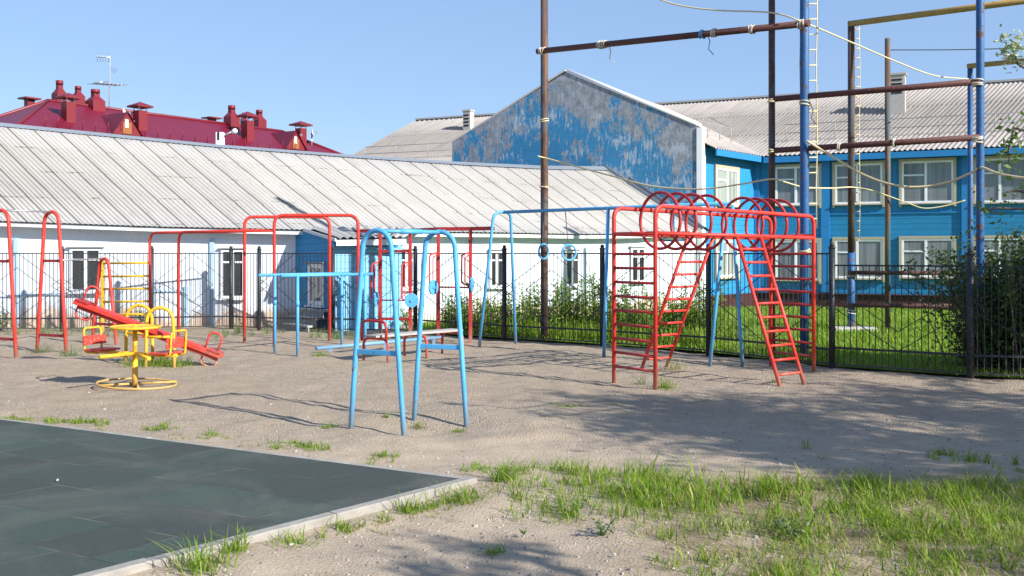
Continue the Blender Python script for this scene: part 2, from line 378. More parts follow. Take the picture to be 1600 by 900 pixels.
def leafy(name,cols,transl=.35,rough=.5):
    m=bpy.data.materials.new(name); m.use_nodes=True; nt=m.node_tree; nt.nodes.clear(); n=N(nt)
    out=n('OutputMaterial'); b=n('BsdfPrincipled'); t=n('BsdfTranslucent'); mx=n('MixShader')
    g=n('NewGeometry'); rp=g.outputs['Random Per Island']
    cr=n('ValToRGB'); n.l(rp,cr.inputs[0]); el=cr.color_ramp.elements
    el[0].position=0; el[0].color=(*cols[0],1); el[1].position=1; el[1].color=(*cols[-1],1)
    for i,c in enumerate(cols[1:-1]):
        e=el.new((i+1)/(len(cols)-1)); e.color=(*c,1)
    n.l(cr.outputs[0],b.inputs['Base Color']); n.l(n.mix(.4,cr.outputs[0],(.20,.27,.02)),t.inputs['Color'])
    b.inputs['Roughness'].default_value=rough; b.inputs['Specular IOR Level'].default_value=.35
    mx.inputs[0].default_value=transl; n.l(b.outputs[0],mx.inputs[1]); n.l(t.outputs[0],mx.inputs[2]); n.l(mx.outputs[0],out.inputs[0]); return m
M['grass']=leafy('grass blades',[(.08,.18,.010),(.17,.31,.016),(.27,.40,.025),(.13,.25,.012),(.22,.35,.02),(.42,.40,.12),(.20,.31,.02)],.5)
M['lawn_grass']=leafy('lawn blades',[(.15,.28,.016),(.20,.33,.02),(.25,.36,.03),(.17,.30,.018),(.32,.35,.07)],.4)
M['dry_grass']=leafy('dry blades',[(.22,.24,.06),(.36,.31,.14),(.14,.2,.03)],.3)
M['weed']=leafy('grey green weed leaves',[(.12,.18,.06),(.18,.24,.11),(.09,.16,.04)],.25)
M['shrub']=leafy('shrub leaves',[(.15,.27,.03),(.24,.38,.045),(.31,.42,.07),(.10,.20,.022)],.55)
M['bush']=leafy('dark bush leaves',[(.022,.05,.012),(.04,.085,.016),(.06,.12,.02),(.02,.045,.012)],.25)
M['tree_leaf']=leafy('tree leaves',[(.05,.11,.02),(.09,.17,.03),(.14,.22,.06)],.35)
M['pale_leaf']=leafy('pale blossom leaves',[(.40,.46,.30),(.55,.58,.45),(.22,.32,.10)],.3)
M['bark']=plain('grey brown bark',(.11,.09,.07),.9,.35,12,.8)
M['pebble']=leafy('pebbles',[(.14,.12,.10),(.28,.245,.21),(.42,.38,.33),(.22,.19,.16)],0,.9)
M['litter']=plain('pale paper scrap',(.42,.41,.38),.8)

# ------------------------------------------------------------------ setting
def axis_vals(a,b,step,far):
    core=list(np.arange(a,b+1e-6,step)); lo=[];hi=[];d=step
    while core[0]-sum([]) > -far and (not lo or lo[-1]>-far):
        d*=1.5; lo.append((lo[-1] if lo else core[0])-d)
    d=step
    while not hi or hi[-1]<far:
        d*=1.5; hi.append((hi[-1] if hi else core[-1])+d)
    return np.array(lo[::-1]+core+hi)
from mathutils import noise as mn
_pit=G(690,668)
_kc=G(724,755.5); _ka=(G(-120,645)-_kc).normalized(); _kb=(G(110,915)-_kc).normalized(); _km=Matrix(((_ka.x,_kb.x),(_ka.y,_kb.y))).inverted()
def gz(x,y):
    w_=_km@V((x-_kc.x,y-_kc.y)); w_=min(w_.x,w_.y)
    if w_>.12: return -.02
    z=gz0(x,y)
    return z if w_<0 else min(z,.008)*(1-w_/.12)-.02*w_/.12
def gz0(x,y):
    q=((x-_pit.x)**2/.30+(y-_pit.y)**2/.22)
    pit=-.055*math.exp(-q*1.6)+.022*math.exp(-(q-2.2)**2*.8)
    if abs(x)<9 and 4<y<17: pit+=.010*mn.noise(V((x*5.5,y*5.5,9.)))
    k=max(0,min(1,(y-2)/2))*max(0,min(1,(24-y)/4))
    return pit+k*(.034*mn.noise(V((x*.8,y*.8,0)))+.022*mn.noise(V((x*2.4,y*2.4,4.))))
def ground():
    xs=axis_vals(-10,8,.07,600); ys=axis_vals(4,18,.07,600)
    nx,ny=len(xs),len(ys); v=[]
    for y in ys:
        for x in xs: v.append((x,y,gz(x,y) if (-14<x<11 and 2<y<24) else 0))
    f=[(j*nx+i,j*nx+i+1,(j+1)*nx+i+1,(j+1)*nx+i) for j in range(ny-1) for i in range(nx-1)]
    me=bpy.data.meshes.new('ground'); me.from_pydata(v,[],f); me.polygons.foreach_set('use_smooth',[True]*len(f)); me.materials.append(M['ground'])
    o=bpy.data.objects.new('ground',me); COL.objects.link(o); tag(o,'dusty beige gravel and sand covering the playground',None,None,'structure')
ground()

# rubber paving and kerb
KC=G(724,755.5); KA=G(-120,645); KB=G(110,915)
KN=KB+(KB-KC).normalized()*2.0; KF=KA
ua=(KF-KC).normalized(); ub=(KN-KC).normalized()
def rub():
    mb=MB(); pts=[KC,KN,KN+ua*6,KF+ub*2.0+ua*1.5,KF]; z=.032
    M2=Matrix(((ua.x,ub.x),(ua.y,ub.y))).inverted()
    def uv(p):
        q=M2@V((p.x-KC.x,p.y-KC.y)); return (q.x*1.0, q.y*1.0)
    mb.poly([V((p.x,p.y,z)) for p in pts],[uv(p) for p in pts])
    o=mb.build('rubber_paving',M['rubber'],recalc=True); tag(o,'dark green and charcoal rubber tile paving',None,None,'structure')
    kb=MB()
    for a,b in ((KC,KN),(KC,KF)):
        d=(b-a).normalized(); L=(b-a).length; nrm=V((d.y,-d.x,0))
        if nrm.dot((KC-(KN+KF)/2))<0: nrm=-nrm
        n=max(1,int(L/.98)); s0=-.06 if b is KN else 0.0
        for i in range(n):
            t0=s0 if i==0 else L*i/n+.0012; t1=L*(i+1)/n-.0012
            c=a+d*(t0+t1)/2+nrm*.042; h=.026+random.uniform(-.005,.005) if b is KN else .008+random.uniform(-.004,.004)
            kb.box(V((c.x,c.y,h-.05)),(t1-t0)/2,.04,.05+.02,(d,nrm,V((0,0,1))))
    o=kb.build('kerb',M['kerb'],bevel=.008); tag(o,'pale concrete kerb edging round the rubber paving',None,None,'structure')
rub()

# fence line (posts)
FP=[at(-43,20.1),at(97,20.2),at(237,20.5),at(361,20.85),at(405,20.4),at(520,20.0),at(649,19.75),at(788,18.2),at(941,17.05),at(1107,15.65),at(1300,13.68)]
LP=[at(1300,13.68),at(1516,12.63),V((7.9,11.9,0))]
def lawn():
    mb=MB(); z=.03
    front=[FP[6]+V((-.3,.3,0))]+[p+V((.05,.1,0)) for p in FP[7:]]+[p+V((.05,.08,0)) for p in LP[1:]]+[V((22,6,0)),V((60,6,0))]
    back=[V((60,60,0)),V((-3,60,0)),V((-2.0,22.5,0))]
    pts=front+back
    mb.poly([V((p.x,p.y,z)) for p in pts]); o=mb.build('lawn',M['lawn']); tag(o,'bright green lawn behind the metal fence',None,None,'structure')
lawn()

# ------------------------------------------------------------------ white building
def lerp_tab(tab,x):
    for (a,b) in zip(tab,tab[1:]):
        if x<=b[0] or b is tab[-1]:
            t=(x-a[0])/(b[0]-a[0]); return [a[k]+(b[k]-a[k])*t for k in range(len(a))]
RT=[(-330,161,22.8),(0,195,23.9),(340,229,25.4),(550,245,26.6),(720,256,27.4),(850,262,27.8),(945,263,28.1)]
ET=[(-200,340,20.7),(0,346,20.9),(240,354.5,21.05),(470,359.5,21.3),(640,362.5,22.0),(780,364,23.0),(900,366.5,24.2),(1000,366,25.3),(1090,361,26.6)]
def RP(x): t=lerp_tab(RT,x); return P(x,t[1],t[2])
def EP(x): t=lerp_tab(ET,x); return P(x,t[1],t[2])
def x_eave(xr): return xr+160-15*max(0,(xr-500)/445)
WB=thing('white_building',at(500,22.5),'long low whitewashed building with grey corrugated roof and blue porch','building')
def corrugated(mb,rid,eav,ts,wl,amp,courses,flip=False):
    """rid(t), eav(t) -> points; real waves along the eave and lapped courses down the slope"""
    n=len(ts); R=[rid(t) for t in ts]; E=[eav(t) for t in ts]
    ul=[0.0]
    for i in range(1,n): ul.append(ul[-1]+(E[i]-E[i-1]).length)
    rows=[]
    for c in range(courses):
        rows += [(c/courses,0.0),((c+1)/courses,.014)]
    base=len(mb.v)
    for (w,lift) in rows:
        for i in range(n):
            j0,j1=max(0,i-3),min(n-1,i+3)
            nr=(E[j1]-E[j0]).cross(R[i]-E[i]).normalized()
            if nr.z<0: nr=-nr
            mb.v.append(R[i]*(1-w)+E[i]*w+nr*(amp*math.cos(2*math.pi*ul[i]/wl)+lift))
    for r in range(len(rows)-1):
        for i in range(n-1):
            L=(E[i]-R[i]).length; v0,v1=rows[r][0]*L,rows[r+1][0]*L
            mb.face((base+r*n+i,base+r*n+i+1,base+(r+1)*n+i+1,base+(r+1)*n+i),True,[(ul[i],v0),(ul[i+1],v0),(ul[i+1],v1),(ul[i],v1)])
def white_building():
    mb=MB(); ts=[-330+1275*i/1900 for i in range(1901)]
    corrugated(mb,RP,lambda t:EP(x_eave(t)),ts,.11,.0085,4)
    roof=mb.build('roof',M['slate_near'],WB,recalc=False)
    # back slope, ridge cap, verge
    mb=MB(); xs=[-330,0,340,550,720,850,945]
    for a,b in zip(xs,xs[1:]):
        A,B=RP(a),RP(b); off=V((-1.6,3.2,-1.9)); mb.poly([A,B,B+off,A+off],[(0,0),(3,0),(3,4),(0,4)])
    mb.build('rear_slope',M['slate_far'],WB)
    mb=MB()
    for a,b in zip(ts[::50],ts[50::50]):
        A,B=RP(a),RP(b); dn=(EP(x_eave(a))-A).normalized()
        up=V((0,0,.035)); mb.poly([A+dn*.17+up*.9,B+dn*.17+up*.9,B+up*1.6,A+up*1.6],smooth=True); bk=V((-.06,.13,-.05)); mb.poly([A+up*1.6,B+up*1.6,B+bk+up,A+bk+up],smooth=True)
    mb.build('ridge_cap',M['ridge_metal'],roof)
    mb=MB(); A,B=RP(945),EP(1090); side=V((.10,.02,0))
    for k,(o1,m_) in enumerate(((V((.0,0,.05)),0),(V((.16,.05,.08)),0))):
        mb.bar(A+o1,B+o1,.05,.10)
    mb.build('verge_board',M['ridge_metal'],roof)
    mb=MB(); mb.bar(A+V((.30,.10,.02)),B+V((.30,.10,.02)),.07,.06); mb.build('verge_flashing',M['dark'],roof)
    # wall following the eave
    ex=[-200+i*(1290/60) for i in range(61)]
    W=[(EP(x)+V((.0,.30,0))) for x in ex]
    mb=MB(); u=0
    for a,b in zip(W,W[1:]):
        mb.poly([V((a.x,a.y,-.2)),V((b.x,b.y,-.2)),V((b.x,b.y,b.z+.12)),V((a.x,a.y,a.z+.12))],smooth=True)
    mb.poly([V((W[-1].x,W[-1].y,-.2)),V((3.5,31,-.2)),V((2.7,28.3,3.9)),V((W[-1].x,W[-1].y,W[-1].z))])
    mb.build('wall',M['white_wall'],WB)
    mb=MB()
    for a,b in zip(ex,ex[1:]):
        A,B=EP(a)+V((0,.05,-.055)),EP(b)+V((0,.05,-.055)); mb.bar(A,B,.05,.085)
    mb.build('fascia',M['fascia'],WB)
    mb=MB()
    for a,b in zip(W,W[1:]):
        mb.poly([V((a.x,a.y-.3,a.z-.012)),V((b.x,b.y-.3,b.z-.012)),V((b.x,b.y,b.z-.012)),V((a.x,a.y,a.z-.012))])
    mb.build('soffit',M['fascia'],WB)
    # thin pale blue strips set against the wall
    def wallp(x,off=0):
        e=EP(x); k=(e.y+.3)/e.y
        d=lerp_tab(ET,x)[2]+.3; return d-off
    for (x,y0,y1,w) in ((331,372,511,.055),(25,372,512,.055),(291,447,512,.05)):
        d=wallp(x,.03); MB().bar(P(x,y0,d),P(x,y1,d),w*1.6,.04,V((0,1,0))).build('wall_strip',M['pale_blue'],WB)
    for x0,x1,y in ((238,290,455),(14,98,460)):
        MB().bar(P(x0,y,wallp(x0,.03)),P(x1,y,wallp(x1,.03)),.03,.035).build('wall_strip',M['pale_blue'],WB)
    for (x0,x1,y0,y1) in ((109,158,388,456),(345,382,390,466),(622,648,391,452),(765,787,392,449),(883,905,392,447),(986,1008,387,441)):
        d0,d1=wallp(x0,.035),wallp(x1,.035); win(WB,P(x0,y0,d0),P(x1,y0,d1),P(x0,y1,d0),M['glass_dark'],None)
def win(parent,TL,TR,BL,glassm,trim,mull=(.5,),trans=((0,.26),(.5,.26)),fw=.05,proud=.035):
    """window: white frame bars (the window), its pane, and a trim surround"""
    U=(TR-TL); W=U.length; U/=W; H=(TL-BL).length; Z=V((0,0,1)); Nn=V((U.y,-U.x,0)).normalized()
    if Nn.y>0: Nn=-Nn
    BR=BL+U*W; TR=TL+U*W
    def q(u,v): return TL+U*u*W-Z*v*H
    mb=MB(); t=proud
    def fb(a,b,w): mb.bar(a,b,t,w) if abs((b-a).normalized().z)<.5 else mb.box((a+b)/2,w/2,t/2,(b-a).length/2,(U,Nn,Z))
    fb(q(0,0)-Z*fw/2,q(1,0)-Z*fw/2,fw); fb(q(0,1)+Z*fw/2,q(1,1)+Z*fw/2,fw)
    fb(q(0,0)+U*fw/2-Z*fw,q(0,1)+U*fw/2+Z*fw,fw); fb(q(1,0)-U*fw/2-Z*fw,q(1,1)-U*fw/2+Z*fw,fw)
    for m in mull: fb(q(m,0)-Z*fw,q(m,1)+Z*fw,fw*1.25)
    cols=[0]+list(mull)+[1]
    for (c0,vv) in trans:
        i=min(range(len(cols)),key=lambda k:abs(cols[k]-c0)); a=q(cols[i],vv)+U*fw; b=q(cols[i+1],vv)-U*fw; fb(a,b,fw*.8)
    w=mb.build('window',M['white_paint'],parent,bevel=.004)
    pn=MB(); b0=-Nn*.008
    pn.poly([q(.01,.01)+b0,q(.99,.01)+b0,q(.99,.99)+b0,q(.01,.99)+b0]); pn.build('pane',glassm,w)
    sl=MB(); a=q(-.03,1)-Z*.02+Nn*.03; b=q(1.03,1)-Z*.02+Nn*.03; sl.bar(a,b,.11,.03); sl.build('sill',M['white_paint'] if trim is None else trim,w)
    tr=MB()
    if trim is not None:
        e=.07; 
        tr.bar(q(0,0)+Z*e/2-U*e,q(1,0)+Z*e/2+U*e,t+.03,e); tr.box((q(0,0)+q(0,1))/2-U*e/2-Z*.05,e/2,(t+.026)/2,H/2+.05,(U,Nn,Z)); tr.box((q(1,0)+q(1,1))/2+U*e/2-Z*.05,e/2,(t+.026)/2,H/2+.05,(U,Nn,Z))
        tr.build('surround',trim,w)
    else:
        tr.bar(q(-.1,-.03)+Nn*.02,q(1.1,-.03)+Nn*.02,.08,.025); tr.build('drip_board',M['step'],w)
    return w
white_building()
def porch():
    A=P(461,400,21.6); A.z=0; C=at(522,20.38); D=at(622,21.15); E=at(630,22.6)
    zt=1.86
    mb=MB(); L=(C-A).length
    mb.poly([V((A.x,A.y,-.2)),V((C.x,C.y,-.2)),V((C.x,C.y,zt)),V((A.x,A.y,2.12))],[(0,0),(L,0),(L,2),(0,2.3)]); mb.build('porch_wall',M['porch_shaded'],WB)
    mb=MB(); L=(D-C).length
    mb.poly([V((C.x,C.y,-.2)),V((D.x,D.y,-.2)),V((D.x,D.y,zt)),V((C.x,C.y,zt))],[(0,0),(L,0),(L,2),(0,2)])
    mb.poly([V((D.x,D.y,-.2)),V((E.x,E.y,-.2)),V((E.x,E.y,zt+.1)),V((D.x,D.y,zt))],[(L,0),(L+1,0),(L+1,2),(L,2)]); mb.build('porch_wall',M['porch_sunlit'],WB)
    # roof
    R0=P(476,357,21.25); R1=P(668,357.5,22.1); E0=P(526,372.5,20.12); E1=P(634,371,20.75)
    mb=MB(); corrugated(mb,lambda t:R0.lerp(R1,t)+V((0,0,.03)),lambda t:E0.lerp(E1,t),[i/90 for i in range(91)],.15,.02,1)
    rf=mb.build('porch_roof',M['slate_near'],WB,recalc=False)
    mb=MB(); mb.bar(E0+V((-.02,.06,-.09)),E1+V((0,.06,-.09)),.03,.12); mb.bar(R0+V((-.02,0,-.03)),E0+V((-.02,0,-.03)),.03,.06)
    mb.build('fascia',M['fascia'],rf)
    mb=MB(); mb.bar(V((C.x,C.y-.012,zt-.07)),V((D.x,D.y-.012,zt-.07)),.03,.13); mb.build('head_board',M['blue_trim'],WB)
    # door with a white framed pane on the shaded wall
    u=(C-A).normalized(); nn=V((u.y,-u.x,0)); 
    if nn.y>0: nn=-nn
    def wpt(x,y):
        k=(x-HX)/F; s=(k*A.y-A.x)/(u.x-k*u.y); p=A+u*s; return P(x,y,p.y)
    TL,TR,BL=wpt(483,412),wpt(507,412),wpt(483,476)
    win(WB,TL+nn*.02,V((TR.x,TR.y,TL.z))+nn*.02,BL+nn*.02,M['glass_white'],None,mull=(),trans=(),fw=.09)
    dm=MB(); a=wpt(478,478); b=wpt(514,478); dm.box((a+b)/2+nn*.008+V((0,0,-.3)),(b-a).length/2,.008,.28,(u,nn,V((0,0,1)))); dm.build('door_panel',M['blue_trim'],WB)
    for i in range(3):
        sm=MB(); c=A+u*(.25+(C-A).length*.5)*1.0+nn*(.15+.17*(2-i)); c=V((c.x,c.y,.11+.15*i))
        sm.box(c,.52,.10,.022,(u,nn,V((0,0,1)))); sm.box(c+V((0,0,-.09))+nn*.06,.50,.012,.066,(u,nn,V((0,0,1)))); sm.build('step',M['step'],WB,bevel=.004)
porch()

# ------------------------------------------------------------------ blue two-storey building
u=V((.906,-.423,0)); vv=V((.423,.906,0)); K=at(1179,29.6); CR=at(1091,27.0); w_=(K-CR).normalized()
ZE=4.53
BB=thing('blue_building',K,'two storey blue boarded building with peeling gable wall and grey corrugated roofs','building')
def fs(x):
    k=(x-HX)/F; return (k*K.y-K.x)/(u.x-k*u.y)
def fp(x,y,off=0):
    p=K+u*fs(x); q=P(x,y,p.y); return q+V((-.423,-.906,0))*off
def gs(x):
    k=(x-HX)/F; return (k*CR.y-CR.x)/(u.x-k*u.y)
def gp(x,y):
    p=CR+u*gs(x); return P(x,y,p.y)
def sp(x,y,off=0):
    k=(x-HX)/F; s=(k*CR.y-CR.x)/(w_.x-k*w_.y); p=CR+w_*s; return P(x,y,p.y)+V((w_.y,-w_.x,0))*off
def blue_building():
    Z=V((0,0,1)); L=14.0; fn=V((-.423,-.906,0))
    mb=MB(); A=K-u*.0; B=K+u*L
    mb.poly([A-Z*.3,B-Z*.3,B+Z*ZE,A+Z*ZE],[(0,-.3),(L,-.3),(L,ZE),(0,ZE)]); mb.build('facade',M['siding'],BB)
    mb=MB(); Ls=(K-CR).length
    mb.poly([CR-Z*.3,K-Z*.3,K+Z*ZE,CR+Z*ZE],[(0,-.3),(Ls,-.3),(Ls,ZE),(0,ZE)]); mb.build('side_wall',M['siding_sunlit'],BB)
    # shell behind
    mb=MB(); bk=vv*9.8
    mb.poly([B-Z*.3,B+bk-Z*.3,B+bk+Z*ZE,B+vv*4.9+Z*6.85,B+Z*ZE],[(0,0),(9,0),(9,4),(5,7),(0,4)])
    H0=K-u*15.2
    mb.poly([H0-Z*.3,K-u*8-Z*.3,K-u*8+Z*ZE,H0+Z*ZE],[(0,0),(8,0),(8,4),(0,4)])
    mb.poly([H0-Z*.3,H0+bk-Z*.3,H0+bk+Z*ZE,H0+Z*ZE],[(0,0),(8,0),(8,4),(0,4)])
    mb.build('end_wall',M['siding'],BB)
    # gable parapet wall, 0.35 m thick
    g=[gp(1090,430)]; apex=gp(887,112); rt=gp(1090,195); lf=gp(707,222); lb=V((lf.x,lf.y,-.3)); rb=V((rt.x,rt.y,-.3))
    pts=[lb,rb,rt,apex,lf]; U0=lf
    mb=MB(); fo=fn*.02
    uvs=[((p-V((lf.x,lf.y,0))).dot(u),p.z) for p in pts]
    mb.poly([p+fo for p in pts],uvs); gw=mb.build('gable_wall',M['gable'],BB)
    th=vv*.34; mb=MB()
    for a,b in ((lb,lf),(lf,apex)): mb.poly([a+fo,b+fo,b+th,a+th])
    mb.poly([p+th for p in pts]); mb.build('gable_return',M['concrete'],gw)
    mb=MB(); e=V((0,0,.03))
    d1=(rt-apex).normalized()
    mb.bar(apex+vv*.18+e-d1*.03,rt+vv*.18+e+d1*.02,.34,.09); mb.tube([apex+fn*.0+V((0,0,.02)),rt+fn*.0+V((0,0,.02))],.06,10); mb.build('coping',M['white_paint'],gw)
    mb=MB(); mb.bar(apex+vv*.17+V((0,0,.005))+d1*-.1,lf+vv*.17+V((0,0,.005)),.34,.05); mb.build('coping',M['concrete'],gw)
    mb=MB(); mb.box(V((rt.x,rt.y,(rt.z-.3)/2-.04))+vv*.15+u*.06,.075,.20,(rt.z+.3)/2-.04,(u,vv,Z)); mb.build('corner_strip',M['white_paint'],gw)
    # roofs
    RZ=6.88; R0=K+vv*4.9+Z*RZ
    def er(s,out=.35): 
        z=ZE-out*(RZ-ZE)/4.9; return K+u*s-vv*out+V((0,0,z+.06))
    mb=MB(); ns=int(29.6/.135*7)
    corrugated(mb,lambda t:(K+vv*4.9+u*(t+1.7)+V((0,0,RZ+.06))),lambda t:er(t if t>-14.5 else -14.5+(t+14.5)*.6),[-16.2+28.7*i/ns for i in range(ns+1)],.135,.017,3)
    mb.build('main_roof',M['slate_far'],BB,recalc=False)
    mb=MB(); bkz=K+vv*10.1
    mb.poly([K+vv*4.9-u*14.5+Z*RZ,K+vv*4.9+u*14.3+Z*RZ,K+vv*10.1+u*14.3+Z*(ZE-.1),K+vv*10.1-u*15.4+Z*(ZE-.1)],[(0,0),(28,0),(28,5),(0,5)])
    mb.poly([K+vv*4.9-u*14.5+Z*RZ,K+vv*10.1-u*15.4+Z*(ZE-.1),er(-15.5)],[(0,0),(5,5),(5,0)])
    mb.build('rear_slope',M['slate_far'],BB)
    mb=MB(); mb.bar(K+vv*4.9-u*14.5+Z*(RZ+.1),K+vv*4.9+u*14.3+Z*(RZ+.1),.22,.06); mb.build('ridge_cap',M['step'],BB)
    # wing roof: right slope between ridge and side eave / valley
    ap=apex+th*.9-Z*.12; J=V((5.35,35.87,RZ+.03)); wd=(J-ap); 
    S0=CR+w_*.30+Z*(ZE+.02); S1=K+Z*(ZE+.02); ov=V((w_.y,-w_.x,0))*.33-Z*.12
    tv=.40
    def rr(t): return ap+wd*t
    def ee(t):
        if t<=tv: return (S0+ov).lerp(S1+ov-w_*.0,t/tv)
        f=(t-tv)/(1-tv); return (S1+ov).lerp(J,f*.98)
    mb=MB(); corrugated(mb,rr,ee,[i/420 for i in range(421)],.15,.02,2); mb.build('wing_roof',M['slate_far'],BB,recalc=False)
    mb=MB(); lo=lf+th*.9-Z*.15
    mb.poly([ap,J,J-u*3.5+V((0,0,-2.0)),lo],[(0,0),(8,0),(8,4),(0,4)]); mb.build('wing_roof',M['slate_far'],BB)
    mb=MB(); mb.bar(S0+ov+Z*-.09+w_*.1,S1+ov+Z*-.09,.04,.17); mb.bar(S1+ov-Z*.09,S1+ov-Z*.08-vv*.1+u*.05,.04,.17)
    a=er(.33); b=er(14); mb.bar(a-Z*.11,b-Z*.11,.04,.17); mb.build('fascia',M['blue_trim'],BB)
    mb=MB(); mb.poly([S0-Z*.06,S1-Z*.06,S1+ov-Z*.0,S0+ov-Z*.0]); mb.poly([K+Z*(ZE-.04),B+Z*(ZE-.04),er(L)-Z*.14,er(0)-Z*.14]); mb.build('soffit',M['blue_trim'],BB)
    # plinth
    mb=MB(); zp=.42; mb.bar(K+fn*.04+Z*(zp/2-.1)+u*.05,B+fn*.04+Z*(zp/2-.1),.07,zp+.2); o2=V((w_.y,-w_.x,0)); mb.bar(CR+o2*.04+Z*(zp/2-.1)+w_*.3,K+o2*.04+Z*(zp/2-.1)-w_*.1,.07,zp+.2)
    mb.bar(K+fn*.09+Z*zp+u*.1,B+fn*.09+Z*zp,.10,.03)
    mb.build('plinth',M['plinth'],BB)
    # belt board and pilasters
    for x in (1290,1510,1181):
        mb=MB(); a=fp(x,300,.025); mb.box(V((a.x,a.y,(ZE+.42)/2)),.12,.035,(ZE-.5)/2,(u,fn,Z)); mb.build('pilaster',M['blue_trim'],BB)
    mb=MB(); mb.bar(K+u*.1+fn*.02+Z*(ZE-.18),B+fn*.02+Z*(ZE-.18),.04,.18); mb.bar(K+fn*.016+Z*2.72+u*.1,B+fn*.016+Z*2.72,.03,.05); mb.build('belt_board',M['blue_trim'],BB)
    for (x0,x1,yt,yb) in ((1212,1280,261.5,321),(1305,1379,257.5,319.5),(1409,1490,253,318),(1524,1606,249,317),(1212,1280,376,437),(1305,1379,374.5,434.5),(1409,1490,373,433),(1524,1606,372,432)):
        TL=fp(x0,yt,.035); R=fp(x1,yt,.035); BL=fp(x0,yb,.035); TR=V((R.x,R.y,TL.z))
        win(BB,TL,TR,V((TL.x,TL.y,BL.z)),M['glass_curtain'],M['cream_paint'],mull=(.47,),trans=((0,.33),),fw=.055)
    for (x0,x1,yt,yb) in ((1117,1151,261,320),(1117,1151,375,434)):
        TL=sp(x0,yt,.035); R=sp(x1,yt,.035); BL=sp(x0,yb,.035)
        win(BB,TL,V((R.x,R.y,TL.z)),V((TL.x,TL.y,BL.z)),M['glass_lit'],M['cream_paint'],mull=(.5,),trans=((0,.33),),fw=.07)
    # brick chimneys with slotted vents
    for (x,d,yb,yt,wp) in ((1403,30.5,172,118,.42),(732,37.6,212,174,.30)):
        c=P(x,yb,d); top=P(x,yt,d); h=top.z-c.z
        mb=MB(); mb.box(V((c.x,c.y,c.z+h/2-.3)),wp*.52,wp*.52,h/2+.3,(u,vv,Z)); ch=mb.build('chimney',M['concrete'],BB,bevel=.01)
        mb=MB(); mb.box(V((c.x,c.y,top.z+.02)),wp*.6,wp*.6,.03,(u,vv,Z)); mb.build('cap',M['concrete'],ch)
        mb=MB()
        for k in range(4): 
            p=V((c.x,c.y,top.z-.16-.13*k))-vv*wp*.525-u*wp*.05; mb.box(p,wp*.36,.01,.03,(u,vv,Z))
        mb.build('vent_slot',M['dark'],ch)
    # snow guards
    mb=MB()
    def slope(s,f): return (K+vv*4.9+u*s+Z*RZ).lerp(er(s),f)+Z*.03
    for s0,s1 in ((.8,13.5),(-14.2,-7.6)):
        n=int((s1-s0)/1.3); 
        for i in range(n+1):
            p=slope(s0+(s1-s0)*i/n,.80); mb.tube([p,p+Z*.5],.012,5)
        for hgt in (.25,.5): mb.tube([slope(s0,.80)+Z*hgt,slope(s1,.80)+Z*hgt],.010,5)
    for t in (.06,.16,.26,.36,.47):
        p=rr(t).lerp(ee(t),.82 if t<.4 else .7); mb.tube([p,p+Z*.45],.012,5)
    pts=[rr(t).lerp(ee(t),.82 if t<.4 else .7)+Z*.45 for t in (.06,.16,.26,.36,.47)]; mb.tube(pts,.010,5)
    mb.build('snow_guard',M['step'],BB)
blue_building()

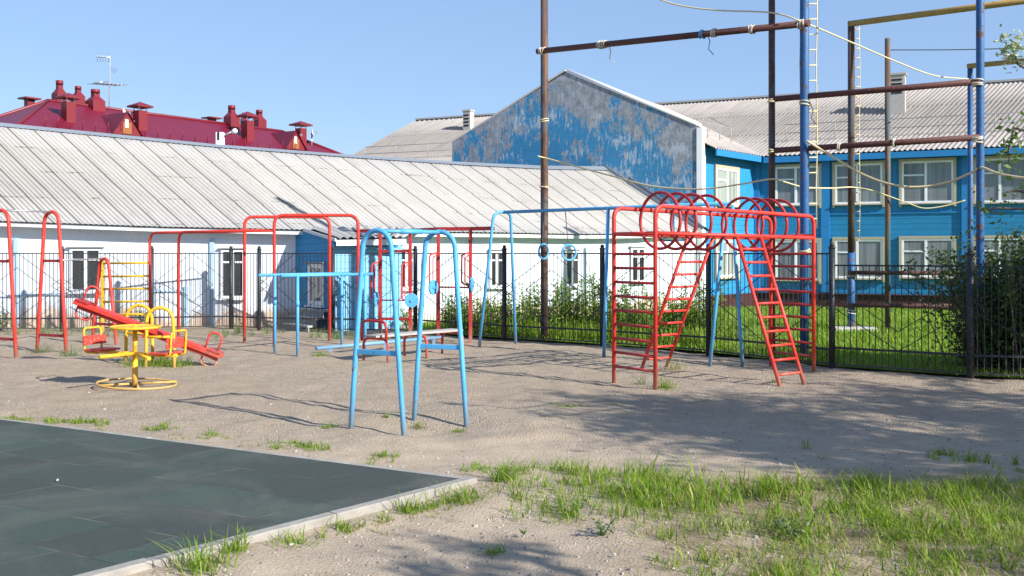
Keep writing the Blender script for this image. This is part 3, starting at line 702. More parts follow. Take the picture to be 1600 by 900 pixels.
# ------------------------------------------------------------------ red roofed house
RH=thing('red_roof_house',V((-20,55,0)),'house with crimson hipped metal roof and many capped vents behind the white building','house')
def red_house():
    L0=P(75,157,48.6); R1=P(440,206,60.9); z=(L0.z+R1.z)/2; L0.z=z; R1.z=z
    r=(R1-L0); r.z=0; r.normalize(); p=V((r.y,-r.x,0)); ez=z-3.1; he=5.8
    fl=L0-r*he+p*he; fr=R1+r*he+p*he; bl=L0-r*he-p*he; br=R1+r*he-p*he
    for q in (fl,fr,bl,br): q.z=ez
    mb=MB()
    def face(pts):
        o=pts[0]; e=(pts[1]-pts[0]).normalized(); n=e.cross(pts[2]-pts[0]).normalized(); d=n.cross(e)
        mb.poly(pts,[((q-o).dot(e),(q-o).dot(d)) for q in pts])
    face([fl,fr,R1,L0]); face([br,bl,L0,R1]); face([bl,fl,L0]); face([fr,br,R1])
    roof=mb.build('roof',M['red_roof'],RH)
    mb=MB()
    for a,b in ((L0,fl),(L0,bl),(R1,fr),(R1,br),(L0,R1)): mb.tube([a+V((0,0,.02)),b+V((0,0,.02))],.085,6)
    mb.build('ridge_cap',M['red_metal'],roof)
    mb=MB(); zz=V((0,0,ez+.05))
    q=[V((c.x,c.y,0))-(V((c.x,c.y,0))-V(((L0.x+R1.x)/2,(L0.y+R1.y)/2,0))).normalized()*.8 for c in (fl,fr,br,bl)]
    for a,b in zip(q,q[1:]+q[:1]): mb.poly([a,b,b+zz,a+zz])
    mb.build('wall',M['concrete'],RH)
    Zv=V((0,0,1))
    nrm=(fr-fl).cross(L0-fl).normalized()
    def on_roof(x,y):
        d=V(((x-HX)/F,1,(HY-y)/F)); o=V((0,0,EYE)); t=(fl-o).dot(nrm)/d.dot(nrm); return o+d*t
    def bottle(x,yb,yt,wpx,d=None):
        c=on_roof(x,yb) if d is None else P(x,yb,d); D=c.y; top=EYE+(HY-yt)/F*D; w=wpx/F*D*.42; h=top-c.z
        mb=MB(); z0=c.z-.6
        prof=[(w,z0),(w,c.z+h*.50),(w*.48,c.z+h*.68),(w*.42,c.z+h*.86)]
        ring=[]
        for (rad,zz) in prof: ring.append([V((c.x,c.y,zz))+r*sx*rad+p*sy*rad for sx,sy in ((-1,-1),(1,-1),(1,1),(-1,1))])
        for a,b in zip(ring,ring[1:]):
            for k in range(4): mb.poly([a[k],a[(k+1)%4],b[(k+1)%4],b[k]])
        ch=mb.build('chimney',M['red_metal'],RH)
        mb=MB(); mb.tube([V((c.x,c.y,c.z+h*.84)),V((c.x,c.y,top))],w*.66,10); mb.tube([V((c.x,c.y,c.z+h*.70)),V((c.x,c.y,c.z+h*.85))],w*.42,10); mb.build('cap',M['red_metal'],ch)
    def vent(x,yb,yt,wpx,cap=1.0,d=None):
        c=on_roof(x,yb) if d is None else P(x,yb,d); D=c.y; top=EYE+(HY-yt)/F*D; w=wpx/F*D*.40; h=top-c.z
        mb=MB(); mb.box(V((c.x,c.y,c.z+h*.33-.3)),w,w,h*.33+.3,(r,p,Zv)); ch=mb.build('vent_stack',M['red_metal'],RH)
        for sx in (-1,1):
            for sy in (-1,1): MB().bar(V((c.x,c.y,c.z+h*.655))+r*sx*w*.85+p*sy*w*.85,V((c.x,c.y,c.z+h*.85))+r*sx*w*.85+p*sy*w*.85,.05,.05).build('cap_post',M['alu'],ch)
        mb=MB(); cw=w*1.85*cap; zc=c.z+h*.84; a=[V((c.x,c.y,zc))+r*sx*cw+p*sy*cw for sx,sy in ((-1,-1),(1,-1),(1,1),(-1,1))]; t=V((c.x,c.y,top))
        b=[q-Zv*.08 for q in a]
        for k in range(4): mb.poly([a[k],a[(k+1)%4],t]); mb.poly([a[k],a[(k+1)%4],b[(k+1)%4],b[k]])
        mb.poly(b); mb.build('cap',M['red_metal'],ch)
    bottle(93,168,126,20,50.5); bottle(122,166,135,18,53); bottle(149,176,140,25,50.5)
    vent(107,188,145,19); vent(219,201,159,19); vent(46,164,151,14,1.2,51)
    bottle(362,201,165,21,57.5); bottle(405,204,172,19,61); vent(387,218,174,17); vent(470,224,189,16,1.1,); vent(331,193,182,12,1.3,63); bottle(381,196,176,9,62)
    # dormers
    for (x,y,wd) in ((188,204,1.0),(452,228,1.0)):
        c=on_roof(x,y); mb=MB(); f=c+p*.55; h=.82; a0=f-r*.82+Zv*-.25; a1=f+r*.82+Zv*-.25; t=f+Zv*h
        back=-p*2.6
        mb.poly([a0+p*.1,t+p*.1+Zv*.05,t+back+Zv*.05,a0+back],[(0,0),(0,2),(4,2),(4,0)]); mb.poly([a1+p*.1,t+p*.1+Zv*.05,t+back+Zv*.05,a1+back],[(0,0),(0,2),(4,2),(4,0)])
        dm=mb.build('dormer',M['red_roof'],RH)
        mb=MB(); mb.poly([a0,a1,t]); mb.build('dormer_front',M['red_metal'],dm)
        mb=MB(); q=f+p*.03; mb.poly([q-r*.24-Zv*.2,q+r*.24-Zv*.2,q+r*.24+Zv*.36,q-r*.24+Zv*.36]); mb.build('hatch',M['plywood'],dm)
        mb=MB(); q=f+p*.05; mb.poly([q-r*.14+Zv*.1,q+r*.04+Zv*.1,q+r*.04+Zv*.5,q-r*.14+Zv*.5]); mb.build('curtain',M['white_paint'],dm)
    mb=MB()
    for i in range(22):
        x=70+i*19.5; y=192+x*.098
        c=on_roof(x,y); mb.tube([c,c+Zv*.55+p*.12],.018,4)
    mb.build('snow_guard',M['red_metal'],RH)
    for (x,y,rad,lab) in ((193,178,.30,'small white satellite dish above the left dormer of the red roof'),(197.5,192,.36,'large white satellite dish in front of the left dormer hatch'),(460,213,.45,'white satellite dish beside the right dormer of the red roof'),(487,208,.33,'pale satellite dish on the rightmost capped vent')):
        c=on_roof(x,max(y,200) if x<300 else max(y,225)); c=P(x,y,c.y-.4)
        t=thing('satellite_dish',c-V((0,0,.8)),lab,'satellite dish','satellite dishes on the red roof')
        mb=MB(); ax=(V((.96,.12,.2))).normalized(); a=(Zv-ax*Zv.dot(ax)).normalized(); b=ax.cross(a)
        prev=None
        for k,(rr_,dp) in enumerate(((.02,.0),(.5,.05),(.8,.12),(1,.2))):
            cur=[c+(a*math.cos(i*math.pi/8)+b*math.sin(i*math.pi/8))*rad*rr_+ax*dp*rad for i in range(16)]
            if prev:
                for i in range(16): mb.poly([prev[i],prev[(i+1)%16],cur[(i+1)%16],cur[i]],smooth=True)
            prev=cur
        mb.build('dish',M['dish'],t); mb=MB(); mb.tube([c,c-Zv*1.0],.04,6); mb.tube([c-a*rad*.7,c+ax*rad*.9],.02,5); mb.box(c+ax*rad*.9,.06,.06,.06); mb.build('mount',M['alu'],t)
    d=54; b=P(170.5,170,d); t=thing('antenna',b,'thin television antenna mast standing on the red roof ridge','antenna')
    mb=MB(); mb.tube([b-Zv*.3,P(172,88,d)],.028,5); mb.build('mast',M['step'],t)
    mb=MB(); mb.tube([P(145,130.5,d),P(192,133,d)],.03,5); mb.tube([P(147,129,d),P(170,127.5,d+.5)],.025,4)
    for k in range(8):
        q=P(147+k*6,130.4+k*.4,d); mb.tube([q-p*.5-r*.1,q+p*.5+r*.1],.014,4)
    mb.build('yagi',M['alu'],t)
    mb=MB(); mb.tube([P(151,89,d),P(172,90,d)],.03,5)
    for k in range(5): q=P(152+k*4.5,89.2+k*.2,d); mb.tube([q-Zv*.25,q+Zv*.25],.016,4)
    for k in range(3): q=P(174+k*3.5,107+k*1.5,d); mb.tube([q-Zv*.12-p*.2,q+Zv*.12+p*.2],.015,4)
    mb.build('aerial',M['alu'],t)
red_house()
def lamp():
    d=31; b=at(344,d); t=thing('street_lamp',b,'white street lamp whose arm reaches over the white building ridge','street lamp')
    mb=MB(); x=P(344,250,d); mb.box(V((x.x,x.y,(P(344,207,d).z)/2)),.11,.11,P(344,207,d).z/2); mb.build('post',M['white_paint'],t,bevel=.01)
    mb=MB(); q=P(347,216,d); mb.tube(fillet([P(348,226,d),P(348,212,d),P(365,205,d)],.1),.028,6); mb.build('arm',M['alu'],t)
    mb=MB(); a=P(362,206,d); b2=P(371,204,d); mb.tube([a,a.lerp(b2,.4),a.lerp(b2,.8),b2],[.04,.085,.08,.02],8); mb.build('lamp_head',M['white_paint'],t)
    mb=MB(); mb.box(P(343,213,d)+V((0,-.12,0)),.03,.01,.12); mb.build('stripe',M['dark'],t)
lamp()

# ------------------------------------------------------------------ fences
def fence_run(name,posts,H,label,low=.27,bend=1.0,ptop=1.68):
    t=thing(name,posts[0],label,'fence'); Zv=V((0,0,1))
    for i,p in enumerate(posts):
        if name=='low_metal_fence' and i==0: continue
        mb=MB(); pt=ptop if name=='metal_fence' else 1.60
        mb.tube([p-Zv*.1,p+Zv*pt],.043,12); po=mb.build('post',M['fence'],t)
        mb=MB(); c=p+Zv*(pt+.028)
        mb.tube([p+Zv*(pt-.02),p+Zv*(pt+.005)],.05,12); 
        mb.tube([c+V((0,0,.036*math.sin(a))) for a in (-1.4,-.9,-.4,.0,.4,.9,1.4)],[.036*math.cos(a) for a in (-1.4,-.9,-.4,.0,.4,.9,1.4)],10); mb.build('cap',M['fence'],po)
    for a,b in zip(posts,posts[1:]):
        d=b-a; L=d.length; d/=L; z0=.07
        n=max(2,round(L/.083)); mb=MB(); e=d*.03
        for k in range(1,n):
            p=a+d*L*k/n; mb.bar(p+Zv*z0,p+Zv*H,.010,.010,V((0,1,0)))
        pn=mb.build('picket_panel',M['fence'],t)
        for z in (z0,low,H-.012):
            MB().bar(a+e+Zv*z,b-e+Zv*z,.022,.022 if z!=low else .03).build('rail',M['fence'],pn)
        if L>1.2:
            mb=MB(); off=V((d.y,-d.x,0))*.012; m=(a+b)/2; zc=(low+H)/2; hh=(H-low)/2
            def ln(s0,z0_,s1,z1_): mb.bar(m+off+d*s0+Zv*z0_,m+off+d*s1+Zv*z1_,.010,.010)
            for sgn in (-1,1):
                ln(0,H,sgn*L/2,zc); ln(sgn*L/2,zc,0,low); ln(0,zc+hh*.55,sgn*L*.27,zc); ln(sgn*L*.27,zc,0,zc-hh*.55)
                ln(sgn*L/2,zc+hh*.22,sgn*(L/2-.22),zc); ln(sgn*(L/2-.22),zc,sgn*L/2,zc-hh*.22)
            mb.build('lattice',M['fence'],pn)
fence_run('metal_fence',FP,1.60,'long black picket fence with diamond lattice along the back of the playground')
fence_run('low_metal_fence',LP,1.44,'lower black picket fence section right of the climbing frame beside the dark bush',low=.30)

# ------------------------------------------------------------------ tall pipe gantries behind
def rope_tie(p,parent,mat='pale_rope',n=3,r=.085,tail=True,ax=V((0,0,1))):
    mb=MB()
    for k in range(n): mb.ring(p+ax*(k-n/2)*.03+V((random.uniform(-.01,.01),)*3),ax+V((random.uniform(-.25,.25),random.uniform(-.25,.25),random.uniform(-.25,.25))),r,.012,14,5)
    if tail: mb.tube([p+V((r,-.02,0)),p+V((r+.04,-.04,-.12)),p+V((r+.02,-.03,-.24)),p+V((r+.10,-.03,-.33))],.008,4)
    return mb.build('rope_tie',M[mat],parent)
Zv=V((0,0,1))
p1=at(850.5,18.05); b1=at(1257,14.6); p2=at(1206,14.98); b2=at(1531.5,13.35)
GA=thing('pipe_gantry',p1,'tall gantry of rusty and blue pipes with brown crossbeams behind the fence','gantry')
def gantryA():
    for p,r,mt in ((p1,.068,'rust_pipe'),(p2,.05,'rust_pipe'),(b1,.066,'blue_pole'),(b2,.052,'blue_pole')):
        mb=MB(); mb.tube([p-Zv*.1,p+Zv*2,p+Zv*4,p+Zv*7.2],r,14); mb.build('pole',M[mt],GA)
    a=P(843,80,17.95); b=P(1262,36.5,14.45); dd=(b-a).normalized()
    mb=MB(); mb.tube([a-dd*.05,a.lerp(b,.5),b+dd*.02],.052,12); bm_=mb.build('beam',M['rust_beam'],GA)
    for t,mt in ((.018,'pale_rope'),(.27,'pale_rope'),(.285,'pale_rope'),(.66,'blue_tube'),(.70,'pale_rope'),(.83,'pale_rope'),(.985,'pale_rope')):
        rope_tie(a.lerp(b,t),bm_,mt,3,.06,tail=t in(.285,.66),ax=dd)
    for ya,yb in ((155.5,127),(235.5,214.5)):
        a=P(1203,ya,14.9); b=P(1533,yb,13.28); mb=MB(); mb.tube([a,b],.043,12); bb=mb.build('beam',M['rust_beam'],GA); dd=(b-a).normalized()
        rope_tie(a.lerp(b,.01),bb,'rope',2,.055,False,Zv); rope_tie(a.lerp(b,.985),bb,'pale_rope',3,.062,False,Zv)
        if ya>200: rope_tie(a.lerp(b,.36),bb,'pale_rope',2,.05,False,dd); rope_tie(a.lerp(b,.62),bb,'pale_rope',2,.05,False,dd)
    for x,y,p in ((850,187,p1),(850,291,p1),(1257,160,b1),(1257,390,b1)):
        q=P(x,y,p.y); rope_tie(q,GA,'rope',2,.075 if p in(p1,) else .072,tail=y in(160,390))
gantryA()
p3=at(1330,20.1); b3=at(1516,19.6); p4=at(1387,20.1)
GB=thing('pipe_gantry',p3,'farther gantry with ochre top pipe on a half rusty pole standing on the lawn','gantry')
def gantryB():
    zt=P(1330,37,20.1).z
    mb=MB(); mb.tube([p3,p3+Zv*1.6],.075,12); pl=mb.build('pole',M['blue_pole'],GB)
    mb=MB(); mb.tube([p3+Zv*1.6,p3+Zv*4,p3+Zv*zt],.068,12); mb.build('pole',M['rust_pipe'],GB)
    top=P(1516,105,19.6); mb=MB(); mb.tube([b3-Zv*.1,b3+Zv*2,top],.052,12); mb.build('pole',M['blue_pole'],GB)
    a=P(1326,37.5,20.1); b=P(1700,-12,17.3); mb=MB(); mb.tube([a,b],.062,12); mb.build('beam',M['yellow_pipe'],GB)
    a=P(1512,103.5,19.6); b=P(1760,79,17.6); mb=MB(); mb.tube([a,b],.05,12); mb.build('beam',M['yellow_pipe'],GB)
    e=at(1750,17.4); mb=MB(); mb.tube([e,V((e.x,e.y,P(1750,-19,17.1).z))],.06,10); mb.build('pole',M['blue_pole'],GB)
    for y in (426,477):
        a=P(1325,y,20.0); b=P(1518,y+1,19.5); mb=MB(); mb.tube([a,b],.042,10); mb.build('beam',M['rust_beam'],GB)
    rope_tie(p3+Zv*1.17,GB,'pale_rope',4,.085,False); rope_tie(p3+Zv*.42,GB,'pale_rope',2,.09,False)
gantryB()
o=MB().tube([p4-Zv*.1,p4+Zv*2.5,P(1387,60,20.1)],.056,12).build('pole',M['patch_pole'],None,origin=p4); tag(o,'slim rust and green blotched pole ending below the sky wire','pole')
o=MB().box(p3+V((.0,-.1,.05)),.42,.22,.06).build('concrete_slab',M['concrete'],None,bevel=.02,origin=p3); tag(o,'pale concrete slab on the lawn at the half rusty pole foot','slab')

def sag(pts,r,name,label,cat,mat,group=None):
    """catmull rope through points"""
    pts=[V(p) for p in pts]; out=[]
    q=[pts[0]*2-pts[1]]+pts+[pts[-1]*2-pts[-2]]
    for i in range(1,len(q)-2):
        for k in range(8):
            t=k/8; a,b,c,d=q[i-1],q[i],q[i+1],q[i+2]
            out.append(.5*((2*b)+(c-a)*t+(2*a-5*b+4*c-d)*t*t+(3*b-a-3*c+d)*t**3))
    out.append(pts[-1]); o=MB().tube(out,r,6).build(name,mat,None,origin=pts[0]); return tag(o,label,cat,group)
sag([P(1010,-8,16.5),P(1060,8,16.1),P(1120,16,15.6),P(1206,20,14.9),P(1258,36,14.5),P(1330,66,15.9),P(1400,96,17.2),P(1460,118,18.6),P(1514,123.5,19.5)],.012,'rope','pale rope crossing the open sky from above down to the thin blue pole','rope',M['rope'],'slack ropes between the tall poles')
sag([P(840,244,17.9),P(856,248,17.9),P(900,260,17.4),P(960,276,16.9),P(1020,291,16.4),P(1090,295.5,15.9),P(1150,289,15.4),P(1204,280,14.9),P(1225,284,15.2),P(1257,292.5,16.5),P(1300,294,18.0),P(1330,292.5,19.9),P(1360,297,20.0),P(1387,306,20.0),P(1420,318,19.9),P(1445,325.5,19.8),P(1480,321,19.7),P(1508,313,19.6)],.0135,'rope','longest cream rope sagging across the gable and blue facade from the brown pole','rope',M['rope'],'slack ropes between the tall poles')
sag([P(1260,220,14.5),P(1295,241,14.4),P(1340,268,14.2),P(1385,286,14),P(1430,292.5,13.8),P(1480,285,13.6),P(1515,271,13.4),P(1533,262,13.3),P(1556,270,13.0),P(1580,275.5,12.7),P(1610,278,12.4),P(1660,270,11.8)],.018,'rope','thickest yellow rope hanging between the two tall blue poles','rope',M['rope'],'slack ropes between the tall poles')
sag([P(1388,78,20.1),P(1500,77.5,19.6),P(1640,74,18.9)],.010,'cable','thin straight dark wire running right from the blotched slim pole','cable',M['cable'])
def rope_ladder(x0,x1,ytop,ybot,d,step,label,r=.0095):
    t=thing('rope_ladder',P((x0+x1)/2,ybot,d),label,'rope ladder','rope ladders hanging by the poles')
    for x in (x0,x1):
        MB().tube([P(x,ytop+(ybot-ytop)*k/6,d)+V((.01*math.sin(k*2+x),0,0)) for k in range(7)],r,6).build('rope',M['rope'],t)
    y=ytop+step*.5
    while y<ybot:
        MB().tube([P(x0-.5,y+.8,d),P(x1+.5,y-.4,d)],r*1.1,6).build('rung',M['rope'],t); y+=step
rope_ladder(1251,1276,-30,357,14.95,24,'near rope ladder with cream rungs hanging beside the thick blue pole')
rope_ladder(1334.5,1343,38,377,20.3,15,'far narrow rope ladder hanging from the ochre pipe by the half rusty pole',.0095)

# ------------------------------------------------------------------ playground equipment
def blue_arches():
    t=thing('arch_frame',G(640,668),'nearest sky blue frame of two tall pointed arches in the middle of the gravel','climbing frame')
    feet=[(G(548,671),G(631,679.5)),(G(647,656.5),G(728.5,662))]; tops=[]
    for (a,b) in feet:
        H=1.80; MB().tube(arch_pts(a,b,H,.31),.0235,12).build('arch',M['blue_tube'],t); c=(a+b)/2; tops.append(c+Zv*H)
        uu=(b-a).normalized(); w=(b-a).length; z=.71; k=z/(H-.155); half=w/2*(1-k)+.155*k
        MB().bar(c-uu*half+Zv*z,c+uu*half+Zv*z,.02,.045).build('crossbar',M['blue_tube'],t,bevel=.004)
    a,b=tops; a=a-Zv*.005; b=b-Zv*.005
    MB().tube([a,b],.018,10).build('top_bar',M['blue_tube'],t)
    MB().tube([a.lerp(b,.35),a.lerp(b,.7)],.023,10).build('sleeve',M['blue_tube'],t)
blue_arches()
def red_arches():
    t=thing('arch_frame',V((-7.5,16,0)),'red frame of tall arches at the left edge in front of the fence','climbing frame')
    a2=(at(58,16.2),at(103.5,15.85)); off=V((-.50,-.60,0)); 
    sets=[(a2[0]+off,a2[1]+off,2.26,.36),(a2[0],a2[1],2.26,.36),(at(144,17.5),at(182,17.1),1.50,.27)]
    tops=[]
    for (a,b,H,tw) in sets:
        MB().tube(arch_pts(a,b,H,tw),.029,12).build('arch',M['red_tube'],t); c=(a+b)/2; tops.append(c+Zv*H); uu=(b-a).normalized(); w=(b-a).length
        for z in ((.27,1.47) if H>2 else (.36,)):
            k=z/(H-tw/2); half=w/2*(1-k)+tw/2*k; MB().bar(c-uu*half+Zv*z,c+uu*half+Zv*z,.022,.045).build('crossbar',M['crimson_tube'],t,bevel=.004)
    MB().tube([tops[0],tops[1]],.014,8).build('top_bar',M['alu'],t)
    MB().tube([(a2[1]+(a2[0]-a2[1])*.28)+Zv*1.48,tops[2]],.014,8).build('top_bar',M['alu'],t)
red_arches()
def red_bars():
    t=thing('exercise_bars',at(400,17.8),'stepped pair of tall red horizontal bars with yellow wall rungs at left end','exercise bars')
    U=[(at(382,17.85),at(515,17.95)),(at(428.5,17.1),at(559.5,17.15))]
    for a,b in U:
        MB().tube(fillet([a-Zv*.06,a+Zv*2.245,b+Zv*2.245,b-Zv*.06],.17),.028,12).build('tall_bar',M['red_tube'],t)
    V_=[(at(234,19.4),U[0][0]),(at(279,18.75),U[1][0])]
    for a,b in V_:
        MB().tube(fillet([a-Zv*.06,a+Zv*1.99,b+Zv*1.985],.2),.027,12).build('low_bar',M['red_tube'],t)
    # yellow rungs
    a=at(160.5,19.9); b=V_[0][0]
    MB().bar(a-Zv*.05,a+Zv*1.5,.05,.05,V((0,1,0))).build('rung_post',M['yellow_tube'],t)
    for y in (411,431.5,451,471,491):
        z0=P(160,y+.6,19.9).z; z1=P(234,y-.2,19.4).z; MB().tube([a+Zv*z0,b+Zv*z1],.021,10).build('rung',M['yellow_tube'],t)
red_bars()
def seesaw():
    pv=V((-5.21,14.25,.47)); t=thing('seesaw',V((pv.x,pv.y,0)),'red seesaw board tilted high on the left between two yellow arches','seesaw')
    for k,(x,d) in enumerate(((217.5,14.6),(250,13.95))):
        c=at(x,d); w=.40; a=c-V((w/2,0,0)); b=c+V((w/2,0,0)); H=.83
        MB().tube(arch_pts(a,b,H,.37),.024,12).build('arch',M['yellow_tube'],t)
        MB().tube([a+V((.0,0,.42)),b+V((0,0,.42))],.02,10).build('crossbar',M['yellow_tube'],t)
    MB().tube([V((pv.x-.12,14.62,.43)),V((pv.x+.05,13.93,.43))],.022,10).build('axle',M['crimson_tube'],t)
    d=V((1.035,.0,-.39)).normalized(); L=1.115; yv=V((0,1,0)); up=yv.cross(d); up=-up if up.z<0 else up
    bm_=MB(); bm_.box(pv+up*.045,L,.10,.03,(d,yv,up)); board=bm_.build('board',M['red_tube'],t,bevel=.008)
    MB().tube([pv-d*L*.96-up*.02,pv+d*L*.96-up*.02],.028,10).build('bearer',M['red_tube'],t)
    for s in (-1,1):
        c=pv+d*L*.84*s+up*.07; w=.10; hv=up*.26; e=d
        q=[c-yv*.09,c-yv*.09+hv,c+yv*.09+hv,c+yv*.09]
        q=[c-e*w*.9,c-e*w+hv*1.0,c+e*w+hv*1.0,c+e*w*.9]
        MB().tube(fillet(q,.1),.015,8).build('handle',M['worn_red'],t)
        c2=pv+d*L*.86*s-up*.03; q=[c2-e*.11,c2-e*.11-up*.13,c2+e*.11-up*.13,c2+e*.11]
        MB().tube(fillet(q,.11),.014,8).build('bumper',M['worn_red'],t)
        MB().box(pv+d*L*.90*s+up*.085,.10,.11,.012,(d,yv,up)).build('seat',M['crimson_tube'],t,bevel=.004)
seesaw()
def carousel():
    c=G(211,605); t=thing('carousel',c,'small yellow merry-go-round with steering wheel disc and red seats','carousel')
    MB().tube([c,c+Zv*.33],.034,12).build('post',M['yellow_tube'],t)
    m=MB(); m.tube([c+Zv*.30,c+Zv*.74],.026,12); m.tube([c+Zv*.36,c+Zv*.40],.04,12); m.tube([c+Zv*.56,c+Zv*.60],.034,12); m.build('shaft',M['yellow_tube'],t)
    cb=c+V((0,.06,.035)); m=MB(); m.ring(cb,V((0.05,0,1)),.45,.0125,40,8); b=m.build('base_ring',M['yellow_tube'],t)
    m=MB()
    for a in (.4,1.97,3.54,5.11): m.tube([cb,cb+V((math.cos(a)*.45,math.sin(a)*.45,0))],.014,8)
    m.build('base_spoke',M['yellow_tube'],t)
    w=c+Zv*.715; m=MB(); m.ring(w,Zv,.28,.017,36,8); 
    wh=m.build('wheel',M['yellow_tube'],t)
    m=MB(); m.disc(w,Zv,.265,.012,32)
    m.build('wheel_disc',M['yellow_tube'],wh)
    az=.40
    for a,L in ((2.72,.50),(-.36,.45)):
        d=V((math.cos(a),math.sin(a),0)); s=V((-d.y,d.x,0)); e=c+d*L
        MB().tube([c+Zv*az,e+Zv*az+d*.16],.02,10).build('arm',M['yellow_tube'],t)
        # seat: board, red back, bent tube back frame
        st=MB().box(e+Zv*(az+.03)+d*.02,.12,.17,.012,(d,s,Zv)).build('seat',M['worn_red'],t,bevel=.004)
        bp=e+d*.15+Zv*(az+.145)
        MB().box(bp+d*.0,.012,.175,.055,(d,s,Zv)).build('backrest',M['worn_red'],t,bevel=.005)
        q=[e-d*.05-s*.13+Zv*az,e+d*.17-s*.13+Zv*az,e+d*.19-s*.13+Zv*(az+.29),e+d*.19+s*.13+Zv*(az+.29),e+d*.17+s*.13+Zv*az,e-d*.05+s*.13+Zv*az]
        MB().tube(fillet(q,.05),.013,8).build('seat_frame',M['yellow_tube'],t)
    for x,y,dd in ((155,551,.60),(233,551,.55)):
        e=P(x,y,11.45 if x<200 else 11.3); e.z=az
        m=MB(); m.tube([c+Zv*az,e],.023,10); m.build('arm',M['yellow_tube'],t)
carousel()
def blue_bars():
    t=thing('parallel_bars',at(480,16),'pale blue parallel bars on four posts left of the nearest blue arches','parallel bars')
    L=[[at(429.5,15.75),at(534,16.85)],[at(465,15.26),at(570.5,16.32)]]
    for (a,b) in L:
        d=(b-a).normalized(); z=1.25
        MB().tube([a-d*.32+Zv*z,b+d*.16+Zv*z],.024,10).build('rail',M['blue_tube'],t)
        for p in (a,b):
            m=MB(); m.tube([p-Zv*.05,p+Zv*z],.024,10); m.tube([p+Zv*.78,p+Zv*.86],.03,10); m.build('post',M['blue_tube'],t)
blue_bars()
def beam():
    a=P(494,544.5,15.55); b=P(690,526.5,17.6); b.z=a.z; t=thing('balance_beam',V((a.x,a.y,0)),'low sky blue balance pipe just above the gravel behind the bench','balance beam')
    MB().tube([a,b],.029,12).build('pipe',M['blue_tube'],t)
    for k in (.10,.52,.93): p=a.lerp(b,k); MB().bar(V((p.x,p.y,-.05)),V((p.x,p.y,a.z-.01)),.05,.05,V((0,1,0))).build('leg',M['blue_tube'],t)
beam()
def bench():
    A=(at(568,14.8),at(606,14.5)); B=(at(691,15.9),at(723.5,15.6)); t=thing('bench',A[0],'low bench with weathered grey board on red tube arches','bench')
    mid=[((A[0]+B[0])/2),((A[1]+B[1])/2)]; H=.34
    for a,b in (A,mid,B):
        MB().tube(fillet([a-Zv*.05,a+Zv*H,b+Zv*H,b-Zv*.05],.13),.020,10).build('leg_arch',M['red_tube'],t)
    ca=(A[0]+A[1])/2; cb=(B[0]+B[1])/2; d=(cb-ca).normalized(); s=V((d.y,-d.x,0)); c=(ca+cb)/2
    MB().box(c+Zv*(H+.037),(cb-ca).length/2+.10,.14,.016,(d,s,Zv)).build('seat_board',M['bench_wood'],t,bevel=.005)
    a,b=A[0]-d*.03,A[1]-d*.03
    MB().tube(fillet([a+Zv*.3,a+Zv*.60,b+Zv*.60,b+Zv*.3],.12),.022,10).build('armrest',M['crimson_tube'],t)
bench()
def fitness():
    xs=[(594,19.35),(641,19.2),(685,18.0),(735,17.8)]; t=thing('exercise_rack',at(665,18.6),'dark red rack of four posts with lever handles and blue discs behind the bench','exercise rack')
    ps=[at(x,d) for x,d in xs]; zt=2.03
    for p in ps: MB().bar(p-Zv*.05,p+Zv*zt,.062,.062,V((0,1,0))).build('post',M['crimson_tube'],t,bevel=.006)
    a=at(559,19.65)+Zv*zt; b=at(771,17.5)+Zv*zt
    for q0,q1 in ((a,ps[0]+Zv*zt),(ps[0]+Zv*zt,ps[1]+Zv*zt),(ps[1]+Zv*zt,ps[2]+Zv*zt),(ps[2]+Zv*zt,ps[3]+Zv*zt),(ps[3]+Zv*zt,b)):
        MB().bar(q0,q1,.065,.065).build('top_rail',M['crimson_tube'],t)
    for i,zs in ((0,(1.63,.32)),(2,(.98,))):
        for z in zs: MB().bar(ps[i]+Zv*z,ps[i+1]+Zv*z,.05,.05 if z!=.98 else .03).build('crossbar',M['crimson_tube'],t)
    MB().tube([ps[0]+Zv*.68,ps[1]+Zv*.68],.014,8).build('crossbar',M['crimson_tube'],t)
    for i,(p,x,y,zz,sd,ax) in enumerate(((ps[0],587.5,467,1.42,-1,V((1,-.25,0))),(ps[1],643,469.5,1.42,1,V((.12,-1,0))),(ps[2],677,449,1.6,-1,V((.8,-.5,0))),(ps[3],737,445,1.6,1,V((1,-.15,0))))):
        f=V((0,-.12,0)); c=P(x,y,p.y-.16)
        hx=-.13 if i in(0,1) else -.13
        top=p+Zv*zz+V((-.02,-.04,0)); q=[top,top+V((hx,-.05,-.03)),V((top.x+hx,c.y,c.z+.03)),V((c.x-.02,c.y,c.z-.03)),c+V((0,0,.0))]
        m=MB(); m.tube(fillet(q,.06),.017,8); m.tube(fillet([top+V((.0,0,-.04)),top+V((hx*.55,-.05,-.08)),V((top.x+hx*.5,c.y,c.z+.03)),c],.05),.012,8); lv=m.build('lever',M['red_tube'],t)
        MB().disc(c,ax,.135,.03,28).build('disc',M['blue_tube'],lv,bevel=.006)
        MB().disc(c+ax.normalized()*.02*(-1 if ax.y>0 else 1),ax,.03,.03,14).build('hub',M['blue_tube'],lv)
fitness()
